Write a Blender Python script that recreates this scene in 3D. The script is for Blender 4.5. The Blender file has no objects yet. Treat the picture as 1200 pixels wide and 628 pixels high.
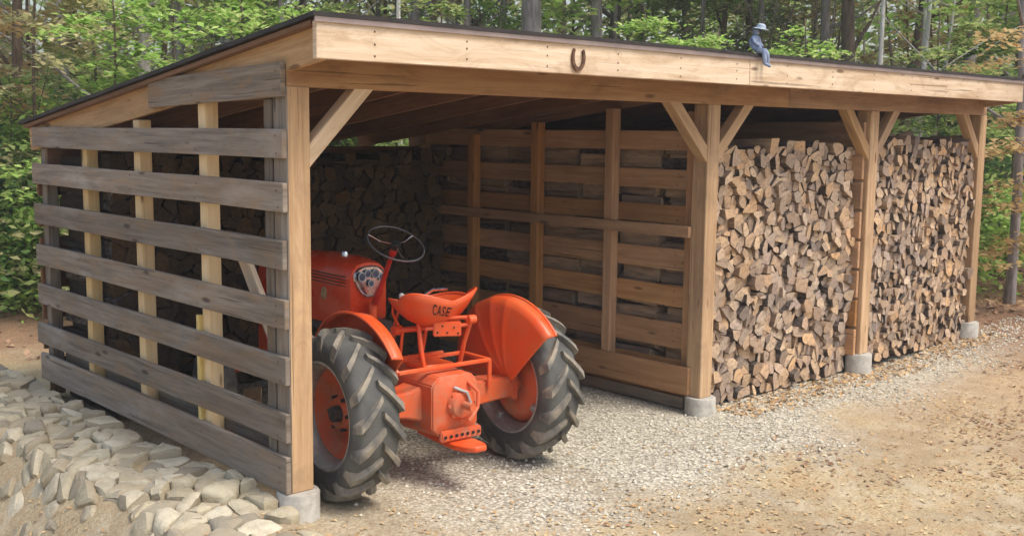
import bpy, bmesh, math, random
from mathutils import Vector, Matrix, noise
R = random.Random(11)
PI = math.pi
sc = bpy.context.scene
col = sc.collection

# ------------------------------------------------------------------ camera
CAM = Vector((-2.9946, -5.042, 1.8251)); YAW = -0.7382; PITCH = -0.1225; ROLL = 0.0113
FWD = Vector((-math.sin(YAW)*math.cos(PITCH), math.cos(YAW)*math.cos(PITCH), math.sin(PITCH)))
RT = Vector((math.cos(YAW), math.sin(YAW), 0)); UP = RT.cross(FWD)
RT2 = RT*math.cos(ROLL)+UP*math.sin(ROLL); UP2 = UP*math.cos(ROLL)-RT*math.sin(ROLL)
cd = bpy.data.cameras.new('camera'); cam = bpy.data.objects.new('camera', cd); col.objects.link(cam)
cam.matrix_world = Matrix(((RT2.x, UP2.x, -FWD.x, CAM.x), (RT2.y, UP2.y, -FWD.y, CAM.y), (RT2.z, UP2.z, -FWD.z, CAM.z), (0, 0, 0, 1)))
cd.sensor_width = 36; cd.lens = 36*1285.86/1200; cd.clip_end = 500; cd.clip_start = .05
sc.camera = cam

def bearing(px, dist):
    """point on the ground plan lying dist metres away in the direction of a bearing"""
    a = (px-600)/1285.86
    d = Vector((FWD.x+RT.x*a, FWD.y+RT.y*a))
    return CAM.x+d.x*dist, CAM.y+d.y*dist

def sstep(a, b, x):
    t = max(0, min(1, (x-a)/(b-a))); return t*t*(3-2*t)

def gz(x, y):
    z = -.29
    along = sstep(-2.2, -.7, y)
    z += .092*sstep(.04, -.08, x)*along
    z -= .46*sstep(-.6, -1.12, x)*along
    z += .055*max(0, x-6.3)*(1-sstep(9, 11, x)) + .11*sstep(9, 12, x)
    d = max(0, y-6.5, (x-11)*.6)
    z += min(.05*d, 1.6)
    z += .03*noise.noise(Vector((x*.35, y*.35, 0)))*min(1, max(0, abs(y-1.8)-2)*.5) + .01*noise.noise(Vector((x*1.7, y*1.7, 3)))
    return z

# ------------------------------------------------------------------ materials
class NT:
    def __init__(s, name):
        s.m = bpy.data.materials.new(name); s.m.use_nodes = True; s.t = s.m.node_tree
        s.b = s.t.nodes['Principled BSDF']; s.out = s.t.nodes['Material Output']
    def n(s, ty, **k):
        nd = s.t.nodes.new(ty)
        for a, v in k.items():
            if a.startswith('i_'): nd.inputs[a[2:].replace('_', ' ')].default_value = v
            else: setattr(nd, a, v)
        return nd
    def l(s, a, b): s.t.links.new(a, b)
    def ramp(s, fac, stops, mode='LINEAR'):
        r = s.n('ShaderNodeValToRGB'); e = r.color_ramp.elements; r.color_ramp.interpolation = mode
        while len(e) < len(stops): e.new(.5)
        for q, (p, c) in zip(e, stops): q.position = p; q.color = (*c, 1) if len(c) == 3 else c
        s.l(fac, r.inputs[0]); return r.outputs[0]
    def noise(s, vec, scale, detail=4, rough=.55, dist=0):
        q = s.n('ShaderNodeTexNoise'); q.inputs['Scale'].default_value = scale; q.inputs['Detail'].default_value = detail
        q.inputs['Roughness'].default_value = rough; q.inputs['Distortion'].default_value = dist
        if vec is not None: s.l(vec, q.inputs['Vector'])
        return q.outputs['Fac']
    def mix(s, fac, a, b, mode='MIX'):
        q = s.n('ShaderNodeMix', data_type='RGBA', blend_type=mode)
        for v, i in ((fac, 0), (a, 6), (b, 7)):
            if isinstance(v, bpy.types.NodeSocket): s.l(v, q.inputs[i])
            elif isinstance(v, tuple): q.inputs[i].default_value = (*v, 1)
            else: q.inputs[i].default_value = v
        return q.outputs[2]
    def math(s, op, a, b=0.0):
        q = s.n('ShaderNodeMath', operation=op)
        for i, v in enumerate((a, b)):
            if isinstance(v, bpy.types.NodeSocket): s.l(v, q.inputs[i])
            else: q.inputs[i].default_value = v
        return q.outputs[0]
    def maprange(s, v, a, b, c, d):
        q = s.n('ShaderNodeMapRange'); q.inputs[1].default_value = a; q.inputs[2].default_value = b
        q.inputs[3].default_value = c; q.inputs[4].default_value = d; s.l(v, q.inputs[0]); return q.outputs[0]
    def scale(s, vec, sx, sy, sz):
        q = s.n('ShaderNodeVectorMath', operation='MULTIPLY'); q.inputs[1].default_value = (sx, sy, sz); s.l(vec, q.inputs[0]); return q.outputs[0]
    def bump(s, h, strength, dist=.01):
        q = s.n('ShaderNodeBump'); q.inputs['Strength'].default_value = strength; q.inputs['Distance'].default_value = dist
        s.l(h, q.inputs['Height']); s.l(q.outputs[0], s.b.inputs['Normal'])
    def rnd(s):
        g = s.n('ShaderNodeNewGeometry'); o = s.n('ShaderNodeObjectInfo')
        return s.math('FRACT', s.math('ADD', g.outputs['Random Per Island'], s.math('MULTIPLY', o.outputs['Random'], 7.31)))

def wood(name, a, b, stain, stain_amt=.5, knot=(.16, .08, .04), rough=.75, spread=.16, silver=0):
    m = NT(name); uv = m.n('ShaderNodeUVMap'); oi = m.n('ShaderNodeObjectInfo')
    v = uv.outputs[0]
    g1 = m.noise(m.scale(v, 1.3, 26, 1), 1, 5, .6, .6)
    g2 = m.noise(m.scale(v, 5, 150, 1), 1, 3, .6)
    fac = m.math('ADD', m.math('MULTIPLY', g1, .75), m.math('MULTIPLY', g2, .3))
    c = m.ramp(fac, [(.36, a), (.66, b)])
    st = m.noise(m.scale(v, 1.9, 6, 1), 1, 7, .72, .8)
    c = m.mix(m.math('MULTIPLY', m.maprange(st, .48, .68, 0, 1), stain_amt), c, stain)
    if silver:
        s2 = m.noise(m.scale(v, .9, 3, 1), 1, 4, .6)
        c = m.mix(m.math('MULTIPLY', m.maprange(s2, .52, .7, 0, 1), silver), c, (.40, .37, .33))
    vo = m.n('ShaderNodeTexVoronoi', feature='F1'); vo.inputs['Scale'].default_value = 1
    m.l(m.scale(v, 2.1, 7.5, 1), vo.inputs['Vector'])
    k = m.maprange(vo.outputs['Distance'], .075, .14, 1, 0)
    c = m.mix(m.math('MULTIPLY', k, .8), c, knot)
    ck = m.noise(m.scale(v, .8, 42, 1), 1, 2, .5, .3)
    c = m.mix(m.maprange(ck, .665, .70, 0, .65), c, tuple(x*.28 for x in a))
    bl = m.noise(m.scale(v, .55, 1.7, 1), 1, 3, .6)
    c = m.mix(m.maprange(bl, .5, .72, 0, .45), c, tuple(x*.62 for x in stain))
    hv = m.n('ShaderNodeHueSaturation'); m.l(c, hv.inputs['Color'])
    m.l(m.maprange(oi.outputs['Random'], 0, 1, 1-spread, 1+spread), hv.inputs['Value'])
    sat = m.math('FRACT', m.math('MULTIPLY', oi.outputs['Random'], 13.7))
    m.l(m.maprange(sat, 0, 1, .85, 1.1), hv.inputs['Saturation'])
    m.l(hv.outputs[0], m.b.inputs['Base Color']); m.b.inputs['Roughness'].default_value = rough
    m.b.inputs['Specular IOR Level'].default_value = .25
    m.bump(fac, .5, .004)
    return m.m

M = {}
M['pine'] = wood('pine_timber', (.42, .25, .125), (.60, .40, .225), (.27, .17, .10), .6)
M['beam'] = wood('beam_timber', (.38, .205, .095), (.53, .32, .165), (.24, .13, .07), .65)
M['fascia'] = wood('fascia_timber', (.60, .42, .255), (.76, .61, .44), (.42, .26, .14), .8, spread=.03)
M['new'] = wood('new_stud_timber', (.70, .47, .21), (.80, .60, .32), (.62, .40, .2), .3)
M['grey'] = wood('weathered_timber', (.125, .102, .080), (.285, .24, .195), (.27, .175, .10), .9, (.05, .035, .03), .85, .3, silver=.6)
M['divider'] = wood('divider_timber', (.40, .20, .085), (.55, .31, .145), (.27, .14, .07), .4)
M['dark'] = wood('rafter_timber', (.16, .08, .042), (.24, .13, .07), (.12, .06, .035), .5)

def simple(name, colr, rough=.5, metal=0, var=.0, nscale=8, bump=0, coat=0, c2=None, spec=.5):
    m = NT(name); tc = m.n('ShaderNodeTexCoord')
    nz = m.noise(tc.outputs['Object'], nscale, 5, .6)
    c2 = c2 or tuple(x*(1-var) for x in colr)
    c = m.mix(m.maprange(nz, .35, .65, 0, 1), c2, colr)
    m.l(c, m.b.inputs['Base Color']); m.b.inputs['Metallic'].default_value = metal
    m.l(m.maprange(nz, .3, .7, min(1, rough+.12), max(.02, rough-.08)), m.b.inputs['Roughness'])
    m.b.inputs['Coat Weight'].default_value = coat; m.b.inputs['Specular IOR Level'].default_value = spec
    if bump: m.bump(nz, bump, .01)
    return m.m
M['orange'] = simple('orange_paint', (.72, .085, .012), .33, var=.18, nscale=5, coat=.25, bump=.04)
def worn_paint(name, base, faded, rough, coat, dust):
    m = NT(name); tc = m.n('ShaderNodeTexCoord'); P = tc.outputs['Object']
    n1 = m.noise(P, 4, 6, .65, .3); n2 = m.noise(P, 28, 5, .7); n3 = m.noise(P, 9, 4, .6)
    c = m.mix(m.maprange(n1, .42, .66, 0, .75), base, faded)
    c = m.mix(m.maprange(n2, .66, .72, 0, .85), c, (.13, .05, .03))          # chips
    c = m.mix(m.math('MULTIPLY', m.maprange(n3, .45, .7, 0, 1), dust), c, (.36, .27, .18))   # settled dust
    m.l(c, m.b.inputs['Base Color']); m.l(m.maprange(n1, .3, .7, rough-.08, rough+.2), m.b.inputs['Roughness']); m.b.inputs['Coat Weight'].default_value = coat
    m.bump(n2, .12, .006); return m.m
M['orange'] = worn_paint('orange_paint', (.74, .085, .014), (.66, .13, .035), .38, .12, .12)
M['hood'] = worn_paint('red_orange_hood_paint', (.70, .052, .010), (.62, .075, .02), .24, .4, .06)
M['orange_dull'] = worn_paint('worn_orange_paint', (.66, .11, .03), (.50, .13, .06), .5, 0, .45)
M['red'] = simple('red_paint', (.55, .022, .012), .35, var=.3, nscale=9)
M['rubber'] = simple('tyre_rubber', (.10, .10, .095), .85, nscale=9, c2=(.30, .26, .20), bump=.5)
M['rubber_dark'] = simple('tyre_sidewall_rubber', (.05, .05, .05), .75, nscale=5, c2=(.12, .12, .11))
M['chrome'] = simple('polished_metal', (.78, .8, .82), .22, 1, .25, 22)
M['steel'] = simple('galvanised_steel', (.55, .55, .53), .45, .7, .35, 14)
M['black'] = simple('black_metal', (.025, .025, .027), .45, .3, .2)
M['engine'] = simple('greasy_engine_metal', (.10, .09, .08), .6, .3, nscale=14, c2=(.04, .035, .03), bump=.3)
M['roof'] = simple('dark_roof_sheet', (.03, .025, .024), .7, 0, .4, 6)
M['drip'] = simple('drip_edge_metal', (.42, .33, .31), .35, .6, .3, 3)
M['rust'] = simple('rusty_iron', (.20, .105, .06), .8, .3, nscale=40, c2=(.09, .05, .035), bump=.3)
M['concrete'] = simple('pier_concrete', (.48, .46, .41), .9, nscale=18, c2=(.34, .32, .28), bump=.3)
M['yellow'] = simple('yellow_paint', (.72, .55, .20), .7, var=.25)
M['blue'] = simple('blue_grey_glaze', (.30, .38, .53), .55, nscale=26, c2=(.15, .19, .31), bump=.35)
M['shadowink'] = simple('black_lettering', (.03, .012, .008), .6)
M['white'] = simple('dial_white', (.6, .62, .62), .35, var=.1)
M['straw'] = simple('tan_emblem', (.45, .30, .16), .5, var=.3, nscale=30)

def log_mats():
    m = NT('log_end_grain'); r = m.rnd(); tc = m.n('ShaderNodeTexCoord')
    c = m.ramp(r, [(0, (.62, .43, .27)), (.13, (.40, .29, .21)), (.25, (.72, .54, .37)), (.37, (.30, .235, .20)), (.48, (.58, .44, .33)),
                   (.58, (.68, .45, .26)), (.68, (.46, .36, .31)), (.80, (.63, .49, .36)), (.9, (.20, .165, .15)), (1, (.76, .60, .44))])
    gg = m.n('ShaderNodeNewGeometry'); bt = m.noise(gg.outputs['Position'], 1.15, 2, .5)
    c = m.mix(m.maprange(bt, .42, .62, 0, 1), m.mix(1.0, c, (.90, .90, .90), 'MULTIPLY'), m.mix(1.0, c, (1.10, 1.02, .88), 'MULTIPLY'))
    nz = m.noise(tc.outputs['Object'], 38, 4, .7)
    c = m.mix(m.maprange(nz, .42, .68, 0, .55), c, (.11, .08, .065))
    wv = m.noise(m.scale(tc.outputs['Object'], 1, .15, 1), 6, 3, .6)
    c = m.mix(m.maprange(wv, .42, .62, .0, .28), c, (.26, .20, .17))
    m.l(c, m.b.inputs['Base Color']); m.b.inputs['Roughness'].default_value = .9; m.b.inputs['Specular IOR Level'].default_value = .15
    m.bump(nz, .6, .01); M['log_end'] = m.m
    m = NT('split_log_wood'); r = m.rnd(); tc = m.n('ShaderNodeTexCoord')
    c = m.ramp(r, [(0, (.42, .29, .19)), (.3, (.26, .20, .16)), (.6, (.50, .36, .24)), (1, (.30, .215, .16))])
    nz = m.noise(m.scale(tc.outputs['Object'], 40, 5, 40), 1, 4, .6)
    c = m.mix(m.maprange(nz, .4, .7, 0, .6), c, (.12, .085, .06))
    m.l(c, m.b.inputs['Base Color']); m.b.inputs['Roughness'].default_value = .9; m.b.inputs['Specular IOR Level'].default_value = .15
    m.bump(nz, .7, .01); M['log_split'] = m.m
    m = NT('log_bark'); tc = m.n('ShaderNodeTexCoord')
    nz = m.noise(m.scale(tc.outputs['Object'], 45, 14, 45), 1, 5, .7)
    c = m.ramp(nz, [(.35, (.045, .035, .03)), (.55, (.14, .115, .10)), (.75, (.25, .22, .20))])
    m.l(c, m.b.inputs['Base Color']); m.b.inputs['Roughness'].default_value = .95; m.b.inputs['Specular IOR Level'].default_value = .1
    m.bump(nz, 1, .02); M['log_bark'] = m.m
log_mats()
def shaded_mats():  # darkened copies of the log colours: the bay's interior shade is painted in
    for nm, src in (('shaded_end', 'log_end'), ('shaded_split', 'log_split')):
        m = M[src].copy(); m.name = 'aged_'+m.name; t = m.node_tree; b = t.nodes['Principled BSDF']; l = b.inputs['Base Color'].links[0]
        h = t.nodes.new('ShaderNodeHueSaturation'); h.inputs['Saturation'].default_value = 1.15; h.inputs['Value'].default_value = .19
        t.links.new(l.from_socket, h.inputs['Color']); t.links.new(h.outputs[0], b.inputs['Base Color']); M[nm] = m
shaded_mats()

def leafmat(name, stops, trans=.55):
    m = NT(name); r = m.rnd(); tc = m.n('ShaderNodeTexCoord')
    c = m.ramp(r, stops)
    nz = m.noise(tc.outputs['Object'], 1.3, 2, .5)
    hv = m.n('ShaderNodeHueSaturation'); m.l(c, hv.inputs['Color']); m.l(m.maprange(nz, .3, .7, .7, 1.3), hv.inputs['Value'])
    d = m.n('ShaderNodeBsdfDiffuse'); t = m.n('ShaderNodeBsdfTranslucent'); mx = m.n('ShaderNodeMixShader'); mx.inputs[0].default_value = trans
    m.l(hv.outputs[0], d.inputs[0]); m.l(hv.outputs[0], t.inputs[0]); m.l(d.outputs[0], mx.inputs[1]); m.l(t.outputs[0], mx.inputs[2])
    m.l(mx.outputs[0], m.out.inputs[0]); m.t.nodes.remove(m.b); return m.m
M['leaf_bright'] = leafmat('bright_green_leaves', [(0, (.22, .38, .08)), (.4, (.34, .53, .13)), (.75, (.48, .64, .20)), (1, (.60, .66, .28))], .5)
M['leaf_mid'] = leafmat('mid_green_leaves', [(0, (.18, .27, .08)), (.5, (.32, .42, .14)), (.85, (.44, .50, .20)), (1, (.52, .48, .24))], .5)
M['leaf_dark'] = leafmat('dark_green_leaves', [(0, (.07, .15, .05)), (.6, (.14, .25, .09)), (1, (.22, .34, .12))], .4)
M['leaf_olive'] = leafmat('olive_turning_leaves', [(0, (.34, .36, .17)), (.4, (.47, .46, .23)), (.7, (.58, .52, .30)), (1, (.66, .58, .38))], .5)
M['leaf_orange'] = leafmat('orange_autumn_leaves', [(0, (.44, .32, .15)), (.5, (.60, .42, .20)), (1, (.68, .54, .28))], .5)

def barkmat(name, a, b, sx=9):
    m = NT(name); tc = m.n('ShaderNodeTexCoord')
    nz = m.noise(m.scale(tc.outputs['Object'], sx, sx, sx*.22), 1.6, 6, .7, .4)
    n2 = m.noise(tc.outputs['Object'], 1.1, 3, .5)
    c = m.ramp(nz, [(.33, a), (.62, b)]); c = m.mix(m.maprange(n2, .45, .7, 0, .5), c, tuple(min(1, x*1.5) for x in b))
    m.l(c, m.b.inputs['Base Color']); m.b.inputs['Roughness'].default_value = .95; m.b.inputs['Specular IOR Level'].default_value = .1
    m.bump(nz, .9, .03); return m.m
M['bark_grey'] = barkmat('grey_bark', (.13, .115, .105), (.33, .30, .29))
M['bark_brown'] = barkmat('brown_bark', (.07, .05, .038), (.20, .15, .115))
M['bark_pale'] = barkmat('pale_bark', (.30, .28, .26), (.62, .60, .57), 6)

def groundmat():
    m = NT('gravel_and_leaf_soil'); g = m.n('ShaderNodeNewGeometry'); P = g.outputs['Position']
    sep = m.n('ShaderNodeSeparateXYZ'); m.l(P, sep.inputs[0]); X, Y = sep.outputs[0], sep.outputs[1]
    n1 = m.noise(P, 1.1, 5, .6); n2 = m.noise(P, 9, 6, .7); n3 = m.noise(P, 60, 4, .7); n4 = m.noise(P, .45, 3, .5)
    chips = m.ramp(n3, [(.30, (.22, .165, .10)), (.46, (.41, .32, .19)), (.6, (.53, .43, .265)), (.75, (.64, .55, .37))])
    chips = m.mix(m.maprange(n2, .45, .65, 0, .65), chips, (.43, .28, .15))
    chips = m.mix(m.maprange(n1, .44, .6, 0, .6), chips, (.28, .215, .14))
    n5 = m.noise(P, 3.2, 5, .7)
    chips = m.mix(m.maprange(n5, .5, .62, 0, .5), chips, (.52, .46, .34))
    vo = m.n('ShaderNodeTexVoronoi', feature='F1'); vo.inputs['Scale'].default_value = 55; m.l(P, vo.inputs['Vector'])
    hs = m.n('ShaderNodeSeparateColor'); m.l(vo.outputs['Color'], hs.inputs[0])
    grav = m.ramp(hs.outputs[0], [(0, (.36, .33, .26)), (.5, (.55, .51, .41)), (1, (.74, .70, .58))])
    grav = m.mix(m.maprange(vo.outputs['Distance'], .4, .8, 0, .7), grav, (.17, .15, .12))
    # gravel apron in front of the posts and in the tractor bay
    yb = m.math('ADD', Y, m.math('MULTIPLY', m.math('SUBTRACT', n1, .5), 1.9))
    yb = m.math('ADD', yb, m.math('MULTIPLY', m.math('SUBTRACT', n2, .5), .5))
    edge = m.math('MULTIPLY', m.maprange(X, 3.2, 4.4, 1, 0), -.5)
    f = m.maprange(m.math('SUBTRACT', yb, edge), -.95, -.35, 0, 1)
    f = m.math('MULTIPLY', f, m.maprange(m.math('ADD', X, m.math('MULTIPLY', n2, .8)), .2, 1.6, .1, 1))
    f = m.math('MULTIPLY', f, m.maprange(X, 8.0, 9.4, 1, 0))
    f = m.math('MULTIPLY', f, m.maprange(Y, 3.6, 4.2, 1, 0))
    c = m.mix(f, chips, grav)
    rut = m.math('MAXIMUM', *[m.maprange(m.math('ABSOLUTE', m.math('SUBTRACT', m.math('ADD', X, m.math('MULTIPLY', m.math('ADD', m.math('MULTIPLY', n2, .35), m.math('MULTIPLY', Y, -.12)), 1)), xc)), .09, .24, 1, 0) for xc in (.62, 1.98)])
    rut = m.math('MULTIPLY', m.math('MULTIPLY', rut, m.maprange(n1, .35, .6, .3, 1)), m.maprange(Y, -.2, .5, .55, .2))
    c = m.mix(rut, c, (.30, .235, .15))
    forest = m.ramp(n3, [(.3, (.13, .075, .045)), (.5, (.27, .16, .10)), (.7, (.42, .27, .17))])
    forest = m.mix(m.maprange(n1, .42, .6, 0, .5), forest, (.20, .12, .08))
    far = m.math('MAXIMUM', m.maprange(m.math('ADD', X, m.math('MULTIPLY', n4, 2)), 8.0, 9.8, 0, 1), m.maprange(m.math('ADD', Y, m.math('MULTIPLY', n1, 2)), 5.6, 7.2, 0, .9))
    c = m.mix(m.math('MULTIPLY', m.maprange(m.math('ADD', X, m.math('MULTIPLY', n1, 3)), 4.8, 8.6, 0, .75), m.maprange(Y, -.9, -.4, 1, .25)), c, m.mix(m.maprange(n2, .4, .62, 0, 1), (.36, .24, .15), (.48, .36, .22)))
    c = m.mix(far, c, forest)
    m.l(c, m.b.inputs['Base Color']); m.b.inputs['Roughness'].default_value = .95; m.b.inputs['Specular IOR Level'].default_value = .1
    h = m.math('ADD', m.math('MULTIPLY', n3, .5), m.math('MULTIPLY', n2, .6)); m.bump(h, .7, .03)
    return m.m
M['ground'] = groundmat()

def islandmat(name, stops, rough=.9, sc_=20, dirt=(.2, .16, .11), amt=.4, bump=.4):
    m = NT(name); g = m.n('ShaderNodeNewGeometry'); tc = m.n('ShaderNodeTexCoord')
    c = m.ramp(g.outputs['Random Per Island'], stops); nz = m.noise(tc.outputs['Object'], sc_, 5, .7)
    c = m.mix(m.maprange(nz, .45, .7, 0, amt), c, dirt)
    m.l(c, m.b.inputs['Base Color']); m.b.inputs['Roughness'].default_value = rough; m.b.inputs['Specular IOR Level'].default_value = .15
    m.bump(nz, bump, .02); return m.m
M['gravel'] = islandmat('crushed_gravel', [(0, (.38, .35, .29)), (.5, (.58, .54, .45)), (1, (.76, .72, .62))])
M['litter'] = islandmat('fallen_leaves', [(0, (.36, .22, .11)), (.3, (.52, .38, .20)), (.6, (.44, .26, .12)), (.8, (.66, .52, .30)), (1, (.26, .16, .09))], amt=.2)
M['litter_red'] = islandmat('red_brown_fallen_leaves', [(0, (.22, .12, .07)), (.35, (.36, .21, .13)), (.6, (.46, .30, .19)), (1, (.18, .10, .07))], amt=.2)
M['litter_orange'] = islandmat('bark_chip_wood', [(0, (.42, .24, .11)), (.4, (.60, .42, .22)), (.7, (.30, .18, .10)), (1, (.70, .50, .26))], amt=.2)
M['stone'] = islandmat('fieldstone', [(0, (.34, .29, .20)), (.25, (.50, .45, .33)), (.45, (.25, .22, .17)), (.65, (.43, .37, .26)), (.85, (.57, .52, .40)), (1, (.36, .30, .21))], .9, 9, (.30, .25, .17), .75, .9)

# ------------------------------------------------------------------ helpers
def tag(o, label=None, cat=None, group=None, kind=None):
    if label: o['label'] = label
    if cat: o['category'] = cat
    if group: o['group'] = group
    if kind: o['kind'] = kind
    return o
def link(name, me, parent=None):
    o = bpy.data.objects.new(name, me); col.objects.link(o)
    if parent: o.parent = parent
    return o
def empty(name, loc=(0, 0, 0), rz=0, parent=None):
    o = bpy.data.objects.new(name, None); col.objects.link(o); o.location = loc; o.rotation_euler = (0, 0, rz); o.empty_display_size = .2
    if parent: o.parent = parent
    return o
def finish(name, bm, mats, parent=None, smooth=False, recalc=True):
    if recalc: bmesh.ops.recalc_face_normals(bm, faces=bm.faces)
    me = bpy.data.meshes.new(name); bm.to_mesh(me); bm.free()
    for m in (mats if isinstance(mats, (list, tuple)) else [mats]): me.materials.append(m)
    if smooth:
        me.polygons.foreach_set('use_smooth', [True]*len(me.polygons))
        if smooth != 'all':
            me.set_sharp_from_angle(angle=math.radians(38))
    return link(name, me, parent)
def frame(x, y=None):
    """right handed frame with x along the given direction"""
    x = Vector(x).normalized(); ref = Vector(y) if y is not None else (Vector((0, 0, 1)) if abs(x.z) < .9 else Vector((0, 1, 0)))
    z = x.cross(ref).normalized(); yv = z.cross(x).normalized(); return x, yv, z
def board(name, p0, p1, w, t, mat, parent, up=None, bev=.004, face2=None, warp=0):
    """timber from p0 to p1; w measured along `up`, t across; grain follows the length"""
    p0, p1 = Vector(p0), Vector(p1); L = (p1-p0).length; ax, ay, az = frame(p1-p0, up)
    bm = bmesh.new(); n = max(1, int(L/.5)); uvl = bm.loops.layers.uv.new('UVMap')
    rings = []
    for i in range(n+1):
        x = L*i/n
        wy = warp*noise.noise(Vector((x*.7, p0.z*9.1, p0.y*3.3))); 
        rings.append([bm.verts.new((x, sy*w/2+wy, sz*t/2+wy*.4)) for sy, sz in ((-1, -1), (1, -1), (1, 1), (-1, 1))])
    for a, b in zip(rings, rings[1:]):
        for k in range(4): bm.faces.new((a[k], a[(k+1) % 4], b[(k+1) % 4], b[k]))
    bm.faces.new(rings[0][::-1]); bm.faces.new(rings[-1])
    bmesh.ops.recalc_face_normals(bm, faces=bm.faces)
    if bev:
        es = [e for e in bm.edges if e.calc_face_angle(0) > .5]
        bmesh.ops.bevel(bm, geom=es, offset=bev, segments=1, affect='EDGES')
    ou, ov = R.uniform(0, 40), R.uniform(0, 40)
    for f in bm.faces:
        f.normal_update(); nn = f.normal
        for lp in f.loops:
            c = lp.vert.co
            if abs(nn.x) > .7: lp[uvl].uv = (ou+c.z*.5, ov+c.y)
            else: lp[uvl].uv = (ou+c.x, ov+c.y+c.z*1.3)
    mt = Matrix(((ax.x, ay.x, az.x, p0.x), (ax.y, ay.y, az.y, p0.y), (ax.z, ay.z, az.z, p0.z), (0, 0, 0, 1)))
    bm.transform(mt); bmesh.ops.recalc_face_normals(bm, faces=bm.faces)
    if face2:
        for f in bm.faces:
            f.normal_update()
            if f.normal.dot(Vector(face2[0])) > .6: f.material_index = 1
    # origin of the object at the board's start
    bmesh.ops.translate(bm, verts=bm.verts, vec=-p0)
    o = finish(name, bm, [mat, face2[1]] if face2 else mat, parent); o.location = p0; return o
def tube_bm(bm, pts, rad, seg=10, cap=True, closed=False):
    pts = [Vector(p) for p in pts]; rads = rad if isinstance(rad, (list, tuple)) else [rad]*len(pts)
    rings = []; prev = None
    for i, p in enumerate(pts):
        if closed: d = pts[(i+1) % len(pts)]-pts[i-1]
        else: d = pts[min(i+1, len(pts)-1)]-pts[max(i-1, 0)]
        d.normalize()
        if prev is None: _, u, v = frame(d)
        else:
            u = (prev-d*prev.dot(d)).normalized(); v = d.cross(u)
        prev = u
        rings.append([bm.verts.new(p+(u*math.cos(2*PI*k/seg)+v*math.sin(2*PI*k/seg))*rads[i]) for k in range(seg)])
    prs = list(zip(rings, rings[1:]))+([(rings[-1], rings[0])] if closed else [])
    for a, b in prs:
        for k in range(seg): bm.faces.new((a[k], a[(k+1) % seg], b[(k+1) % seg], b[k]))
    if cap and not closed: bm.faces.new(rings[0][::-1]); bm.faces.new(rings[-1])
def tube(name, pts, rad, mat, parent=None, seg=12, closed=False):
    bm = bmesh.new(); tube_bm(bm, pts, rad, seg, True, closed); return finish(name, bm, mat, parent, True)
def lathe_bm(bm, prof, axis='X', seg=40, c=(0, 0, 0), mi=0, cap=True):
    """profile of (along axis, radius)"""
    c = Vector(c); rings = []
    for a, r in prof:
        ring = []
        for k in range(seg):
            t = 2*PI*k/seg
            if axis == 'X': v = Vector((a, r*math.cos(t), r*math.sin(t)))
            elif axis == 'Y': v = Vector((r*math.cos(t), a, r*math.sin(t)))
            else: v = Vector((r*math.cos(t), r*math.sin(t), a))
            ring.append(bm.verts.new(v+c))
        rings.append(ring)
    for a, b in zip(rings, rings[1:]):
        for k in range(seg):
            f = bm.faces.new((a[k], a[(k+1) % seg], b[(k+1) % seg], b[k])); f.material_index = mi
    for rg in ((rings[0], rings[-1]) if cap else ()):
        if (rg[0].co-rg[seg//2].co).length > .002:
            f = bm.faces.new(rg); f.material_index = mi
def box_bm(bm, lo, hi, bev=.0, seg=1, mat=None):
    b2 = bmesh.new(); r = bmesh.ops.create_cube(b2, size=1)
    lo, hi = Vector(lo), Vector(hi)
    for v in b2.verts: v.co = Vector(((v.co.x+.5)*(hi.x-lo.x)+lo.x, (v.co.y+.5)*(hi.y-lo.y)+lo.y, (v.co.z+.5)*(hi.z-lo.z)+lo.z))
    if bev: bmesh.ops.bevel(b2, geom=list(b2.edges), offset=bev, segments=seg, affect='EDGES')
    if mat is not None: b2.transform(mat)
    me = bpy.data.meshes.new('tmp'); b2.to_mesh(me); b2.free(); bm.from_mesh(me); bpy.data.meshes.remove(me)
def box(name, lo, hi, mat, parent, bev=.006, seg=2, xf=None):
    bm = bmesh.new(); box_bm(bm, lo, hi, bev, seg, xf); return finish(name, bm, mat, parent, True)
def loft(bm, sections, capped=True):
    rings = [[bm.verts.new(p) for p in s] for s in sections]; n = len(rings[0])
    for a, b in zip(rings, rings[1:]):
        for k in range(n): bm.faces.new((a[k], a[(k+1) % n], b[(k+1) % n], b[k]))
    if capped: bm.faces.new(rings[0][::-1]); bm.faces.new(rings[-1])

# ------------------------------------------------------------------ world and light
w = bpy.data.worlds.new('World'); sc.world = w; w.use_nodes = True
sky = w.node_tree.nodes.new('ShaderNodeTexSky'); sky.sky_type = 'NISHITA'; sky.sun_disc = False
SUN_EL, SUN_AZ = math.radians(60), math.radians(160)        # azimuth clockwise from +Y
sky.sun_elevation = SUN_EL; sky.sun_rotation = SUN_AZ; sky.air_density = 1.3; sky.dust_density = 4; sky.ozone_density = .6
bg = w.node_tree.nodes['Background']; w.node_tree.links.new(sky.outputs[0], bg.inputs[0]); bg.inputs[1].default_value = .12
sd = bpy.data.lights.new('sun', 'SUN'); so = bpy.data.objects.new('sun', sd); col.objects.link(so)
sd.energy = 1.5; sd.angle = math.radians(22); sd.color = (1, .94, .85)
sdir = Vector((math.sin(SUN_AZ)*math.cos(SUN_EL), math.cos(SUN_AZ)*math.cos(SUN_EL), math.sin(SUN_EL)))
so.rotation_euler = sdir.to_track_quat('Z', 'Y').to_euler(); so.location = (0, -5, 12)
sc.view_settings.view_transform = 'Standard'; sc.view_settings.look = 'None'; sc.view_settings.exposure = 0.92; sc.view_settings.gamma = 1
sc.cycles.max_bounces = 6; sc.cycles.diffuse_bounces = 4; sc.cycles.transparent_max_bounces = 4

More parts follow.
